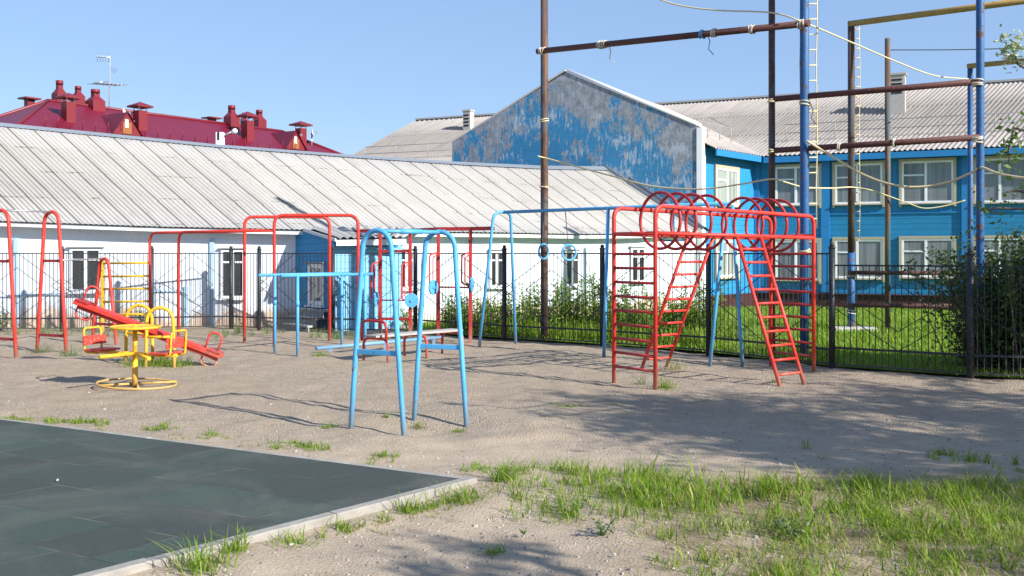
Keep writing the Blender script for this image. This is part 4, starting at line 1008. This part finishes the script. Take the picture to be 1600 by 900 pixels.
def ring_swing():
    t=thing('swing_frame',at(945,15.3),'long pale blue tube swing frame running behind the red climber','swing frame')
    La,Lb=at(748.5,17.05),at(806,17.45); z=2.30; top=at(786,17.2)+Zv*z
    MB().tube(fillet([La-Zv*.05,top+V((-.16,-.1,-.03)),top+V((.02,0,.02)),top+V((.13,.08,-.03)),Lb-Zv*.05],.22),.026,12).build('end_legs' if False else 'leg',M['blue_tube'],t)
    e=at(1141,14.1)+Zv*z
    MB().tube([top,top.lerp(e,.5),e],.028,12).build('top_bar',M['blue_tube'],t)
    k=.0; m=top.lerp(e,.505); 
    mid=P(950,329,0.1); 
    # middle leg where the bar passes pixel column 950
    best=min((abs(top.lerp(e,s/400).x/top.lerp(e,s/400).y*F+HX-950),s/400) for s in range(401))[1]; mp=top.lerp(e,best)
    MB().tube([at(943.5,15.28)-Zv*.05,mp],.028,12).build('leg',M['blue_tube'],t)
    Ra,Rb=at(1108.5,14.06),at(1160.5,14.08)
    for p,tp in ((Ra,e+V((-.06,0,-.02))),(Rb,e+V((.03,0,-.02)))): MB().tube([p-Zv*.05,tp],.026,12).build('leg',M['blue_tube'],t)
    # hanging hardware
    def bar_at(x):
        s=min((abs(top.lerp(e,s/800).x/top.lerp(e,s/800).y*F+HX-x),s/800) for s in range(801))[1]; return top.lerp(e,s)
    for x,xr,yr,ax,lab in ((849.5,849.5,393,V((.75,-.66,0)),'blue gymnastic ring hanging in front of the tall rusty brown pole'),(883,889,394.5,V((.35,-.94,0)),'blue gymnastic ring hanging alone over the shrubs right of the brown pole')):
        b=bar_at(x); c=P(xr,yr,b.y); r=thing('gym_ring',c,lab,'gymnastic ring','rings hanging from the blue swing frame')
        MB().ring(c,ax,.125,.017,28,8).build('ring',M['blue_tube'],r); MB().tube([b,c+Zv*.125+V((-.02,0,.06)),c+Zv*.13],.008,5).build('chain',M['cable'],r)
    b=bar_at(1052); h=thing('trapeze_hanger',b-Zv*.5,'blue hanger rod with small triangle under the swing bar inside the red hoops','swing hanger')
    MB().tube([b,b-Zv*.40],.022,8).build('rod',M['blue_tube'],h)
    c=b-Zv*.40; s=V((.75,-.66,0)); MB().tube([c,c-Zv*.12-s*.22,c-Zv*.12+s*.22],.014,8,closed=True).build('triangle',M['blue_tube'],h)
ring_swing()
def climber():
    e1=V((.807,.59,0)); e2=V((.59,-.807,0)); c=V((2.655,12.81,0)); L=1.475; W=.36
    A,B,C,D=c-e1*L-e2*W,c-e1*L+e2*W,c+e1*L+e2*W,c+e1*L-e2*W
    t=thing('climbing_frame',c,'bright red ladder climbing frame with two tunnels of hoops overhead','climbing frame')
    zt,zl=2.15,1.83; r=.0255
    for a,b in ((A,D),(B,C)):
        dd=(b-a).normalized()
        MB().tube(fillet([a-Zv*.05,a+Zv*zt,b+Zv*(zt-.06),b-Zv*.05],.13),r,12).build('side_hoop',M['red_tube'],t)
        MB().tube([a+Zv*zl,b+Zv*(zl-.03)],r*.95,12).build('lower_rail',M['red_tube'],t)
    for a,b in ((A,B),(D,C)):
        for k in range(9): MB().tube([a+Zv*(.21+.172*k),b+Zv*(.21+.172*k)],.0175,8).build('rung',M['crimson_tube'],t)
        MB().tube([a+Zv*zl,b+Zv*zl],r*.9,10).build('end_rail',M['red_tube'],t)
    for (org,sg,s0,s1,out) in ((A,-1,1.30,1.78,.90),(B,1,1.41,1.86,.74)):
        q=[]
        for s in (s0,s1):
            top=org+e1*s+Zv*(zl-.01); foot=org+e1*(s+(.0 if sg<0 else -.06))+e2*out*sg-Zv*.04; q.append((foot,top)); MB().tube([foot,top],.024,10).build('ladder_rail',M['red_tube'],t)
        n=10
        for k in range(n):
            f=(.175+.165*k)/1.83; 
            if f<.96: MB().tube([q[0][0].lerp(q[0][1],f),q[1][0].lerp(q[1][1],f)],.0165,8).build('ladder_rung',M['red_tube'],t)
    mid=c-e1*L
    for s in (.43,.70,.97,1.24,1.93,2.17,2.41,2.65):
        MB().ring(mid+e1*s+Zv*(2.0-.012*s),e1,.345,.0195,40,8).build('hoop',M['crimson_tube'],t)
climber()

# ------------------------------------------------------------------ vegetation
def pts_mesh(name,verts,faces,mat,smooth=False):
    me=bpy.data.meshes.new(name); nv=len(verts); nf=len(faces)
    me.vertices.add(nv); me.vertices.foreach_set('co',np.asarray(verts,dtype=np.float32).ravel())
    k=faces.shape[1]; me.loops.add(nf*k); me.loops.foreach_set('vertex_index',faces.astype(np.int32).ravel())
    me.polygons.add(nf); me.polygons.foreach_set('loop_start',np.arange(0,nf*k,k,dtype=np.int32)); me.polygons.foreach_set('loop_total',np.full(nf,k,dtype=np.int32))
    me.update(calc_edges=True); me.validate(); me.materials.append(mat); return me
def leaves(name,C,size,mat,parent=None,origin=V((0,0,0)),up=.5,aspect=.55):
    n=len(C); C=np.asarray(C); d=RNG.normal(size=(n,3)); d[:,2]=d[:,2]*.7-.1; d/=np.linalg.norm(d,axis=1)[:,None]
    nr=RNG.normal(size=(n,3)); nr[:,2]+=up; s=np.cross(d,nr); s/=np.linalg.norm(s,axis=1)[:,None]; nn=np.cross(s,d)
    sz=(size*RNG.uniform(.6,1.35,n))[:,None]
    v=np.stack([C-d*sz*.5,C+s*sz*aspect*.5-d*sz*.05+nn*sz*.06,C+d*sz*.55-nn*sz*.08,C-s*sz*aspect*.5-d*sz*.05+nn*sz*.06],1).reshape(-1,3)
    o3=wloc(parent) if parent is not None else origin
    v=v-np.array(o3)
    f=np.arange(4*n).reshape(n,4); me=pts_mesh(name,v,f,mat); o=bpy.data.objects.new(name,me); COL.objects.link(o)
    if parent is not None: o.parent=parent
    else: o.location=o3
    return o
def blades(name,X,Y,H,mat,z=.0,lean=.45,wid=.006,parent=None,origin=None,label=None,cat=None,kind=None,group=None,gnd=True):
    n=len(X); az=RNG.uniform(0,2*np.pi,n); L=np.abs(RNG.normal(lean,.22,n)); h=np.asarray(H)
    zz=np.array([gz(x,y) for x,y in zip(X,Y)])-.01+z if gnd else np.full(n,z)
    dx,dy=np.cos(az),np.sin(az); wx,wy=-dy,dx; w=wid*RNG.uniform(.6,1.4,n)*(.6+.4*h/h.max())
    def pt(t,sgn,taper):
        b=L*h*t**1.9
        return np.stack([X+dx*b+wx*w*sgn*taper,Y+dy*b+wy*w*sgn*taper,zz+h*t*(1-.12*L*t)],1)
    p=[pt(0,-1,1),pt(0,1,1),pt(.5,1,.8),pt(.5,-1,.8),pt(.82,1,.45),pt(.82,-1,.45),pt(1,0,0)]
    v=np.stack(p,1).reshape(-1,3); b=np.arange(n)[:,None]*7
    f=np.concatenate([b+np.array([[0,1,2,3]]),b+np.array([[3,2,4,5]]),b+np.array([[5,4,6,6]])],1).reshape(-1,4)
    o3=np.array(wloc(parent)) if parent is not None else (np.array(origin) if origin is not None else np.zeros(3))
    v=v-o3; quad=[tuple(q) if q[2]!=q[3] else tuple(q[:3]) for q in f.tolist()]
    me=bpy.data.meshes.new(name); me.from_pydata(v.tolist(),[],quad); me.materials.append(mat)
    o=bpy.data.objects.new(name,me); COL.objects.link(o)
    if parent is not None: o.parent=parent
    else: o.location=V(o3)
    return tag(o,label,cat,group,kind)

def inpoly(x,y,poly):
    c=False; n=len(poly)
    for i in range(n):
        (x0,y0),(x1,y1)=poly[i],poly[i-1]
        if (y0>y)!=(y1>y) and x<(x1-x0)*(y-y0)/(y1-y0)+x0: c=not c
    return c
def grass_band():
    # tall grass in the near right corner, thinning out towards the left
    X=[];Y=[];H=[]
    clumps=[]
    for _ in range(3000):
        x=random.uniform(-.3,4.6); y=random.uniform(4.3,7.6)
        px=HX+x/y*F; py=HY+EYE*F/y
        edge=772+ (px-1000)*.012 - 26*math.exp(-((px-900)/130)**2)
        if py<edge-18 : continue
        k=min(1,max(0,(px-960-(py-800)*.7)/260)) if py>800 else min(1,max(0,(px-800)/170))
        if py<815 and px>800: k=max(k,.8)
        k*= .2+1.45*max(0,mn.noise(V((x*2.4,y*2.4,2)))+.36)
        if random.random()>k: continue
        if px>1650: 
            if random.random()<.5: continue
        clumps.append((x,y,px,py))
    for (x,y,px,py) in clumps:
        m=random.randint(7,22); tall=random.uniform(.05,.17)*(1.0 if px>980 else .8)*(.7 if py>835 else 1)
        sp=random.uniform(.025,.09)
        for _ in range(m):
            X.append(random.gauss(x,sp)); Y.append(random.gauss(y,sp)); H.append(tall*random.uniform(.45,1.2))
    X=np.array(X);Y=np.array(Y);H=np.array(H); bw=RNG.uniform(0,1,len(X))<.12
    blades('broad_grass',X[bw],Y[bw],H[bw]*1.15,M['grass'],lean=.8,wid=.0068,kind='stuff',label='broad leaning blades among the near green grass')
    X,Y,H=X[~bw],Y[~bw],H[~bw]
    blades('grass',X,Y,H,M['grass'],lean=.7,wid=.0036,kind='stuff',label='tall fresh green grass across the near right corner')
    n=6500; X=RNG.uniform(-.2,4.4,n); Y=RNG.uniform(4.4,6.9,n); px=HX+X/Y*F; keep=px>930+RNG.uniform(0,260,n)
    X,Y=X[keep],Y[keep]; blades('dry_grass',X,Y,RNG.uniform(.02,.085,len(X)),M['dry_grass'],lean=1.25,wid=.003,kind='stuff',label='dry straw and short blades among the near green grass')
grass_band()
def strip(name,segs,label,mat='grass',hmax=.07,dens=700,wid=.10,seed=0):
    X=[];Y=[];H=[]
    for (p,q,dn) in segs:
        a,b=G(*p),G(*q); L=(b-a).length
        nc=int(L*26*dn)
        for _ in range(nc):
            t=random.random(); c=a.lerp(b,t); 
            if mn.noise(V((c.x*2.1+seed,c.y*2.1,7)))<-.08: continue
            cx,cy=c.x+random.gauss(0,wid*.4),c.y+random.gauss(0,wid*.7); tall=random.uniform(.35,1)*hmax
            for _ in range(random.randint(6,16)): X.append(random.gauss(cx,.022)); Y.append(random.gauss(cy,.022)); H.append(tall*random.uniform(.4,1.15))
    return blades(name,np.array(X),np.array(Y),np.array(H),M[mat],lean=.6,wid=.0038,kind='stuff',label=label)
strip('grass',[((-20,651),(265,671),2.4),((320,681),(540,709),2.0),((540,708),(740,742),2.6),((735,738),(820,742),3.0)],'thin line of grass along the far kerb of the rubber paving',hmax=.075)
strip('dry_grass',[((330,893),(560,828),1.1),((560,828),(790,762),1.3),((-20,655),(540,712),.5)],'dry blades and bits along the paving kerb',mat='dry_grass',hmax=.05,wid=.13,seed=3)
strip('grass',[((300,897),(560,822),.7),((560,822),(770,762),.9)],'thin grass blades rooted along the near kerb',hmax=.08,wid=.05,seed=9)
strip('grass',[((800,745),(900,752),1.6),((900,748),(1010,765),1.8)],'grass spreading from the paving corner towards the right',hmax=.13,wid=.16)
strip('grass',[((1420,716),(1620,728),1.6),((1290,716),(1420,722),.6)],'shaded grass patch at the right edge of the gravel',hmax=.11,wid=.22)
strip('grass',[((0,522),(120,524),1.2),((120,526),(230,524),1.0),((330,523),(420,523),1.3),((425,523),(560,531),.9),((560,531),(660,531),.7)],'weedy grass growing along the foot of the back fence',mat='weed',hmax=.28,wid=.35)
def tuft(px,py,r,h,n,label,mat='grass',name='grass_tuft',cat='grass tuft'):
    c=G(px,py); X=RNG.normal(c.x,r*.5,n); Y=RNG.normal(c.y,r*.5,n); H=h*(.18+1.0*RNG.uniform(0,1,n)**1.7)
    blades(name,X,Y,H,M[mat],lean=.95,wid=.0034,origin=c,label=label,cat=cat,group='tufts growing out of the bare ground')
for a in ((886,632,.16,.05,190,'flat green tuft on open gravel between blue arches and red climber'),
 (958,632,.07,.04,70,'tiny yellowish tuft on open gravel just left of the red climber shade'),
 (515,667,.09,.06,110,'small green tuft left of the near blue arch foot'),
 (655,664,.10,.08,130,'dry tuft between the two near blue arches','dry_grass'),
 (716,669,.08,.07,90,'tuft at the right foot of the near blue arches'),
 (501,558,.13,.10,140,'tuft at the left end of the blue balance pipe'),
 (68,550,.16,.20,130,'weed tuft at the left foot of the red arch','weed'),
 (110,555,.17,.20,130,'weed tuft at the right foot of the second red arch','weed'),
 (1041,608,.12,.16,150,'tuft at the nearest foot of the red climber'),
 (1001,600,.10,.14,60,'thin weed inside the red climber end ladder','weed'),
 (1055,578,.16,.18,120,'dry tuft beside the far leaning ladder of the red climber','dry_grass'),
 (1212,600,.07,.12,50,'dry tuft at the front leaning ladder foot','dry_grass'),
 (236,570,.42,.22,620,'large grass clump under the yellow seesaw arches'),
 (275,571,.30,.16,330,'grass clump right of the seesaw pivot'),
 (770,862,.07,.07,80,'small tuft on the sand at the bottom centre'),
 (320,888,.13,.17,190,'biggest kerb tuft at the bottom left beside the rubber paving'),
 (370,862,.07,.15,90,'tall thin kerb tuft next to the biggest kerb tuft'),
 (458,846,.12,.09,130,'low spreading tuft along the near kerb'),
 (540,825,.08,.08,100,'short reddish tuft hugging the near kerb'),
 (640,797,.10,.12,130,'leaning tuft on the near kerb below the tile corner'),
 (726,782,.14,.13,220,'dense tuft just before the tile corner'),
 (788,752,.10,.16,170,'tall tuft beyond the tile corner'),
 (432,706,.05,.06,50,'small tuft alone on sand beyond the far kerb')):
    tuft(*a)
def weed(px,py,s,n,label,mat='weed'):
    c=G(px,py); t=thing('weed',c,label,'weed','low weeds on the near sand'); m=MB(); C=[]
    for k in range(n):
        a=random.uniform(0,6.28); l=s*random.uniform(.5,1); e=c+V((math.cos(a)*l*.6,math.sin(a)*l*.6,l*.8)); m.tube([c,c.lerp(e,.5)+Zv*l*.15,e],.002,4)
        for _ in range(9): C.append(c.lerp(e,random.uniform(.3,1.05))+V((random.gauss(0,s*.08),random.gauss(0,s*.08),random.gauss(0,s*.06))))
    m.build('stem',M['weed'],t); leaves('foliage',np.array([tuple(p) for p in C]),s*.16,M[mat],t)
weed(890,808,.11,9,'low bushy weed on sand at the left of the near grass','shrub')
weed(943,838,.14,12,'grey green weed with seed heads left of the near grass')
weed(818,836,.05,6,'tiny dark weed alone on the bottom sand','shrub')
weed(605,655,.10,8,'small weed behind the near blue arch foot','shrub')
weed(1240,845,.16,14,'silvery weed rising from the near grass')
weed(905,800,.09,7,'little upright weed beside the low bushy weed','weed')

def shrub(px,d,w,h,n,label,group='shrubs behind the fence',mat='shrub',leaf=.062,name='shrub',dep=.45):
    c=at(px,d); t=thing(name,c,label,'shrub',group); m=MB(); C=[]
    ns=max(8,int(n/85))
    for k in range(ns):
        bx,by=random.gauss(0,w*.28),random.gauss(0,dep*.3); hh=h*random.uniform(.5,1.05)*(1-.35*abs(bx)/w)
        tipx=bx*1.5+random.gauss(0,.14*h); tipy=by*1.4+random.gauss(0,.1)
        b=c+V((bx,by,0)); e=c+V((tipx,tipy,hh)); mdd=b.lerp(e,.5)+V((random.gauss(0,.04),random.gauss(0,.04),0))
        m.tube([b,mdd,e],[.010,.007,.003],4,cap=False)
        q=int(n/ns)
        for _ in range(q):
            f=random.uniform(.12,1.04)**.85; p=(b.lerp(mdd,f*2) if f<.5 else mdd.lerp(e,f*2-1)); sp=.12*(1.1-f*.75)*h**.5
            C.append(p+V((random.gauss(0,sp),random.gauss(0,sp),random.gauss(0,sp*.7))))
    m.build('stem',M['bark'],t); C=[p for p in C if p.z>.02]
    leaves('foliage',np.array([tuple(p) for p in C]),leaf,M[mat],t,aspect=.42)
for a in ((718,19.9,.6,.8,1900,'low leafy shrub behind the dark red rack posts'),
 (768,19.4,.55,.8,1700,'low shrub behind the left legs of the blue swing frame'),
 (826,19.2,.65,1.0,2700,'shrub just left of the tall rusty brown pole'),
 (885,19.0,.7,1.08,3100,'shrub right of the tall rusty brown pole'),
 (932,18.6,.5,1.22,2300,'tall thin shrub at the fence post left of the red climber'),
 (985,18.2,.65,.95,2500,'shrub seen through the red climber end ladder'),
 (1050,17.6,.6,1.0,2500,'shrub seen between the red climber leaning ladders'),
 (1096,17.4,.5,1.1,1800,'shrub at the fence post behind the far blue swing legs'),
 (640,20.9,.35,.5,350,'small shrub at the porch corner behind the fence'),
 (1160,17.6,.35,.55,450,'small shrub right of the far blue swing legs')):
    shrub(*a)
for a in ((10,20.7,.4,.55,420,'weedy shrub at the far left foot of the white wall'),(215,20.9,.4,.4,260,'low weed shrub under the first white wall window')):
    shrub(*a,mat='weed',leaf=.06)
shrub(1612,13.3,1.05,1.95,22000,'large dark leafy bush at the right edge against the low fence',None,'bush',.075,'bush',1.0)
shrub(1522,13.3,.22,.7,900,'small dark bush left of the large one behind the low fence post',None,'bush',.06,'bush',.5)

# tall grass mixed with the shrubs behind the fence
def tall_grass():
    X=[];Y=[];H=[]
    tab=[(690,20.2),(788,18.6),(941,17.5),(1107,16.2),(1290,14.3)]
    for _ in range(5200):
        x=random.uniform(690,1290); d=lerp_tab(tab,x)[1]+abs(random.gauss(0,.55))
        k=1 if x<1110 else .35
        if random.random()>k*(.4+.9*max(0,mn.noise(V((x*.012,d,1)))+.4)): continue
        X.append((x-HX)/F*d); Y.append(d); H.append(random.uniform(.12,.42)*(1 if x<1110 else .6))
    blades('tall_grass',np.array(X),np.array(Y),np.array(H),M['lawn_grass'],z=.02,lean=.45,wid=.008,kind='stuff',label='tall wispy grass growing behind the fence',gnd=False)
tall_grass()
# lawn blades
def lawn_grass():
    n=60000; X=[];Y=[]
    poly=[(p.x+.05,p.y+.06) for p in FP[6:]]+[(p.x,p.y+.08) for p in LP[1:]]+[(13,12),(14.5,25.5),(7.3,29.2),(5.2,27),(-1.9,22.5)]
    xs=RNG.uniform(-2.5,14,n*2); u_=RNG.uniform(0,1,n*2); ys=11.5/(1-u_*(1-11.5/29))
    for x,y in zip(xs,ys):
        if inpoly(x,y,poly): X.append(x); Y.append(y)
    X=np.array(X);Y=np.array(Y); print('lawn blades',len(X))
    nz=np.array([mn.noise(V((x*.9,y*.9,0))) for x,y in zip(X,Y)])
    blades('lawn_grass',X,Y,(.045+.05*np.clip(nz+.4,0,1))*RNG.uniform(.6,1.5,len(X)),M['lawn_grass'],z=.03,lean=.5,wid=.010,kind='stuff',label='thick sunlit grass on the lawn behind the fence',gnd=False)
lawn_grass()

# trees that cast the dappled shade (crowns mostly outside the frame)
def limb(m,a,b,r0,r1,wob=.12,n=6):
    pts=[]; rs=[]
    for i in range(n+1):
        t=i/n; k=math.sin(math.pi*t)*wob*(b-a).length*.5
        pts.append(a.lerp(b,t)+V((random.gauss(0,.3),random.gauss(0,.3),random.gauss(.3,.3)))*k*.5); rs.append(r0+(r1-r0)*t)
    m.tube(pts,rs,8,cap=False); return pts
def tree(base,lobes,label,nleaf,leaf=.10,extra=(),trunk_r=.17):
    t=thing('tree',base,label,'tree'); m=MB(); mb2=MB(); fork=base+V((0,0,2.0))
    m.tube([base-Zv*.1,base+Zv*.4,base+V((.06,.03,1.2)),fork],[trunk_r*1.35,trunk_r*1.05,trunk_r*.9,trunk_r*.75],12); tr=m.build('trunk',M['bark'],t)
    C=[]; C2=[]; tot=sum(l[1]**2 for l in lobes)
    for (c,r) in lobes:
        c=V(c); pts=limb(mb2,fork,c,trunk_r*.5,.035)
        nt=int(nleaf*r*r/tot/60)+1
        for k in range(nt):
            d=V((random.gauss(0,1),random.gauss(0,1),random.gauss(0,.8))).normalized()*r*random.uniform(.35,1.05)
            e=c+d; s=pts[-2] if random.random()<.5 else pts[-1]
            tp=limb(mb2,s,e,.018,.004,.15,4)
            for _ in range(60):
                q=random.uniform(.35,1.05); p=s.lerp(e,q); C.append(p+V((random.gauss(0,.10),random.gauss(0,.10),random.gauss(0,.075))))
    for path,nl in extra:
        path=[V(p) for p in path]; mb2.tube(path,[.02-.015*i/(len(path)-1) for i in range(len(path))],6,cap=False)
        if nl:
            for _ in range(nl):
                f=random.uniform(.55,1.0)*(len(path)-1); i=min(int(f),len(path)-2); p=path[i].lerp(path[i+1],f-i); C2.append(p+V((random.gauss(0,.045),random.gauss(0,.06),random.gauss(0,.06))))
    mb2.build('limb',M['bark'],t); leaves('crown',np.array([tuple(p) for p in C]),leaf,M['tree_leaf'],t,up=.8)
    if C2: leaves('foliage',np.array([tuple(p) for p in C2]),.046,M['tree_leaf'],t,up=.4)
    return t
T1=tree(V((8.6,4.6,0)),[((7.3,4.5,4.2),1.1),((8.7,3.2,4.5),1.05),((9.9,3.6,4.3),1.15),((8.6,5.0,4.6),1.6),((10.2,5.6,4.4),1.5),((7.6,3.2,3.9),1.0),((9.4,3.6,5.4),1.3),((11.6,6.2,4.6),1.1),((9.8,2.5,4.4),1.25),((11.2,4.1,4.6),1.35)],
 'leafy tree whose drooping sprays hang into the top right corner',19500,
 extra=[([(6.6,6.6,3.3),(5.2,7.0,3.0),P(1640,215,7.2),P(1584,200,7.2),P(1576,235,7.2),P(1578,258,7.2)],95),([(6.6,6.6,3.2),P(1650,310,7.2),P(1590,298,7.2),P(1572,300,7.2)],26),([(6.6,6.6,3.1),P(1680,330,8),P(1560,325,8),P(1528,330,8)],40),([(6.8,6.6,3.9),(5.4,7,3.5),P(1640,130,7.2),P(1590,100,7.2),P(1581,72,7.2)],30)])
T2=tree(V((11.5,9.4,0)),[((10.4,9.6,3.6),1.1),((11.6,10.1,4.4),1.3),((10.2,9.0,4.6),.9)],'second shade tree right of the dark bush by the fence',5200)
T3=tree(V((7.0,-1.3,0)),[((4.9,.75,3.9),.34),((5.4,1.1,4.1),.3),((8.6,.5,4.0),.75)],'shade tree to the right of the viewer over the near grass',1300)
c=P(1581,74,7.2); C=np.array([tuple(c+V((random.gauss(0,.05),random.gauss(0,.05),random.gauss(0,.06)))) for _ in range(110)]); leaves('blossom',C,.05,M['pale_leaf'],T1)

# pebbles and litter
def pebbles():
    n=3600; y=4.6/(1-RNG.uniform(0,1,n)*(1-4.6/15)); x=RNG.uniform(-.62,.62,n)*y
    v=[];f=[]
    M2=Matrix(((ua.x,ub.x),(ua.y,ub.y))).inverted()
    for px,py in zip(x,y):
        q=M2@V((px-KC.x,py-KC.y))
        if q.x>-.1 and q.y>-.1: continue
        s=random.uniform(.004,.011)*(1.6 if random.random()<.07 else 1); z=gz(px,py); b=len(v); a0=random.uniform(0,6)
        for k in range(5): a=a0+k*1.257; v.append((px+math.cos(a)*s*random.uniform(.8,1.3),py+math.sin(a)*s*random.uniform(.8,1.3),z-.002))
        for k in range(5): a=a0+k*1.257+.3; v.append((px+math.cos(a)*s*.65,py+math.sin(a)*s*.65,z+s*random.uniform(.5,.9)))
        for k in range(5): f.append((b+k,b+(k+1)%5,b+5+(k+1)%5,b+5+k))
        f.append(tuple(b+5+k for k in range(5)))
    me=bpy.data.meshes.new('gravel'); me.from_pydata(v,[],f); me.materials.append(M['pebble']); o=bpy.data.objects.new('gravel',me); COL.objects.link(o); tag(o,'loose small stones scattered over the sand',None,None,'stuff')
    m=MB()
    for (px,py) in ((455,856),(343,880),(1098,857),(960,872),(1130,740),(520,735),(90,760),(700,742)):
        c=G(px,py); z=.045 if py<800 and px<460 else .02; a=random.uniform(0,3); s=random.uniform(.006,.013)
        m.box(V((c.x,c.y,z)),s,s*.6,.004,(V((math.cos(a),math.sin(a),.15)).normalized(),V((-math.sin(a),math.cos(a),0)),Zv))
    o=m.build('litter',M['litter']); tag(o,'tiny pale paper scraps on the tiles and sand',None,None,'stuff')
pebbles()

# ------------------------------------------------------------------ camera, light, sky
cam=bpy.data.cameras.new('camera'); co=bpy.data.objects.new('camera',cam); COL.objects.link(co); SC.camera=co
co.location=(0,0,EYE); co.rotation_euler=(math.radians(90),0,0); cam.sensor_width=36; cam.lens=35; cam.shift_y=-55/1600; cam.clip_end=3000; cam.clip_start=.05
AZ=math.atan2(.785,-.62); EL=math.radians(29.8)
sd=V((math.sin(AZ)*math.cos(EL),math.cos(AZ)*math.cos(EL),math.sin(EL)))
sun=bpy.data.lights.new('sun','SUN'); sun.energy=5.0; sun.angle=math.radians(.55); sun.color=(1,.955,.885); so=bpy.data.objects.new('sun',sun); COL.objects.link(so)
so.rotation_euler=sd.to_track_quat('Z','Y').to_euler(); so.location=(20,-20,30)
w=bpy.data.worlds.new('World'); SC.world=w; w.use_nodes=True; nt=w.node_tree; nt.nodes.clear()
o=nt.nodes.new('ShaderNodeOutputWorld'); bg=nt.nodes.new('ShaderNodeBackground'); sky=nt.nodes.new('ShaderNodeTexSky')
sky.sky_type='NISHITA'; sky.sun_disc=False; sky.sun_elevation=EL; sky.sun_rotation=AZ; sky.altitude=100; sky.air_density=1.0; sky.dust_density=.25; sky.ozone_density=2.6
bg.inputs['Strength'].default_value=.09
mx=nt.nodes.new('ShaderNodeMixRGB'); mx.inputs[0].default_value=.55; mx.inputs[2].default_value=(2.35,3.65,6.2,1)
nt.links.new(sky.outputs[0],mx.inputs[1]); nt.links.new(mx.outputs[0],bg.inputs[0]); nt.links.new(bg.outputs[0],o.inputs[0])
SC.view_settings.view_transform='Standard'; SC.view_settings.look='None'; SC.view_settings.gamma=1; SC.view_settings.exposure=.80
SC.render.engine='CYCLES'; SC.cycles.max_bounces=6; SC.cycles.transparent_max_bounces=4
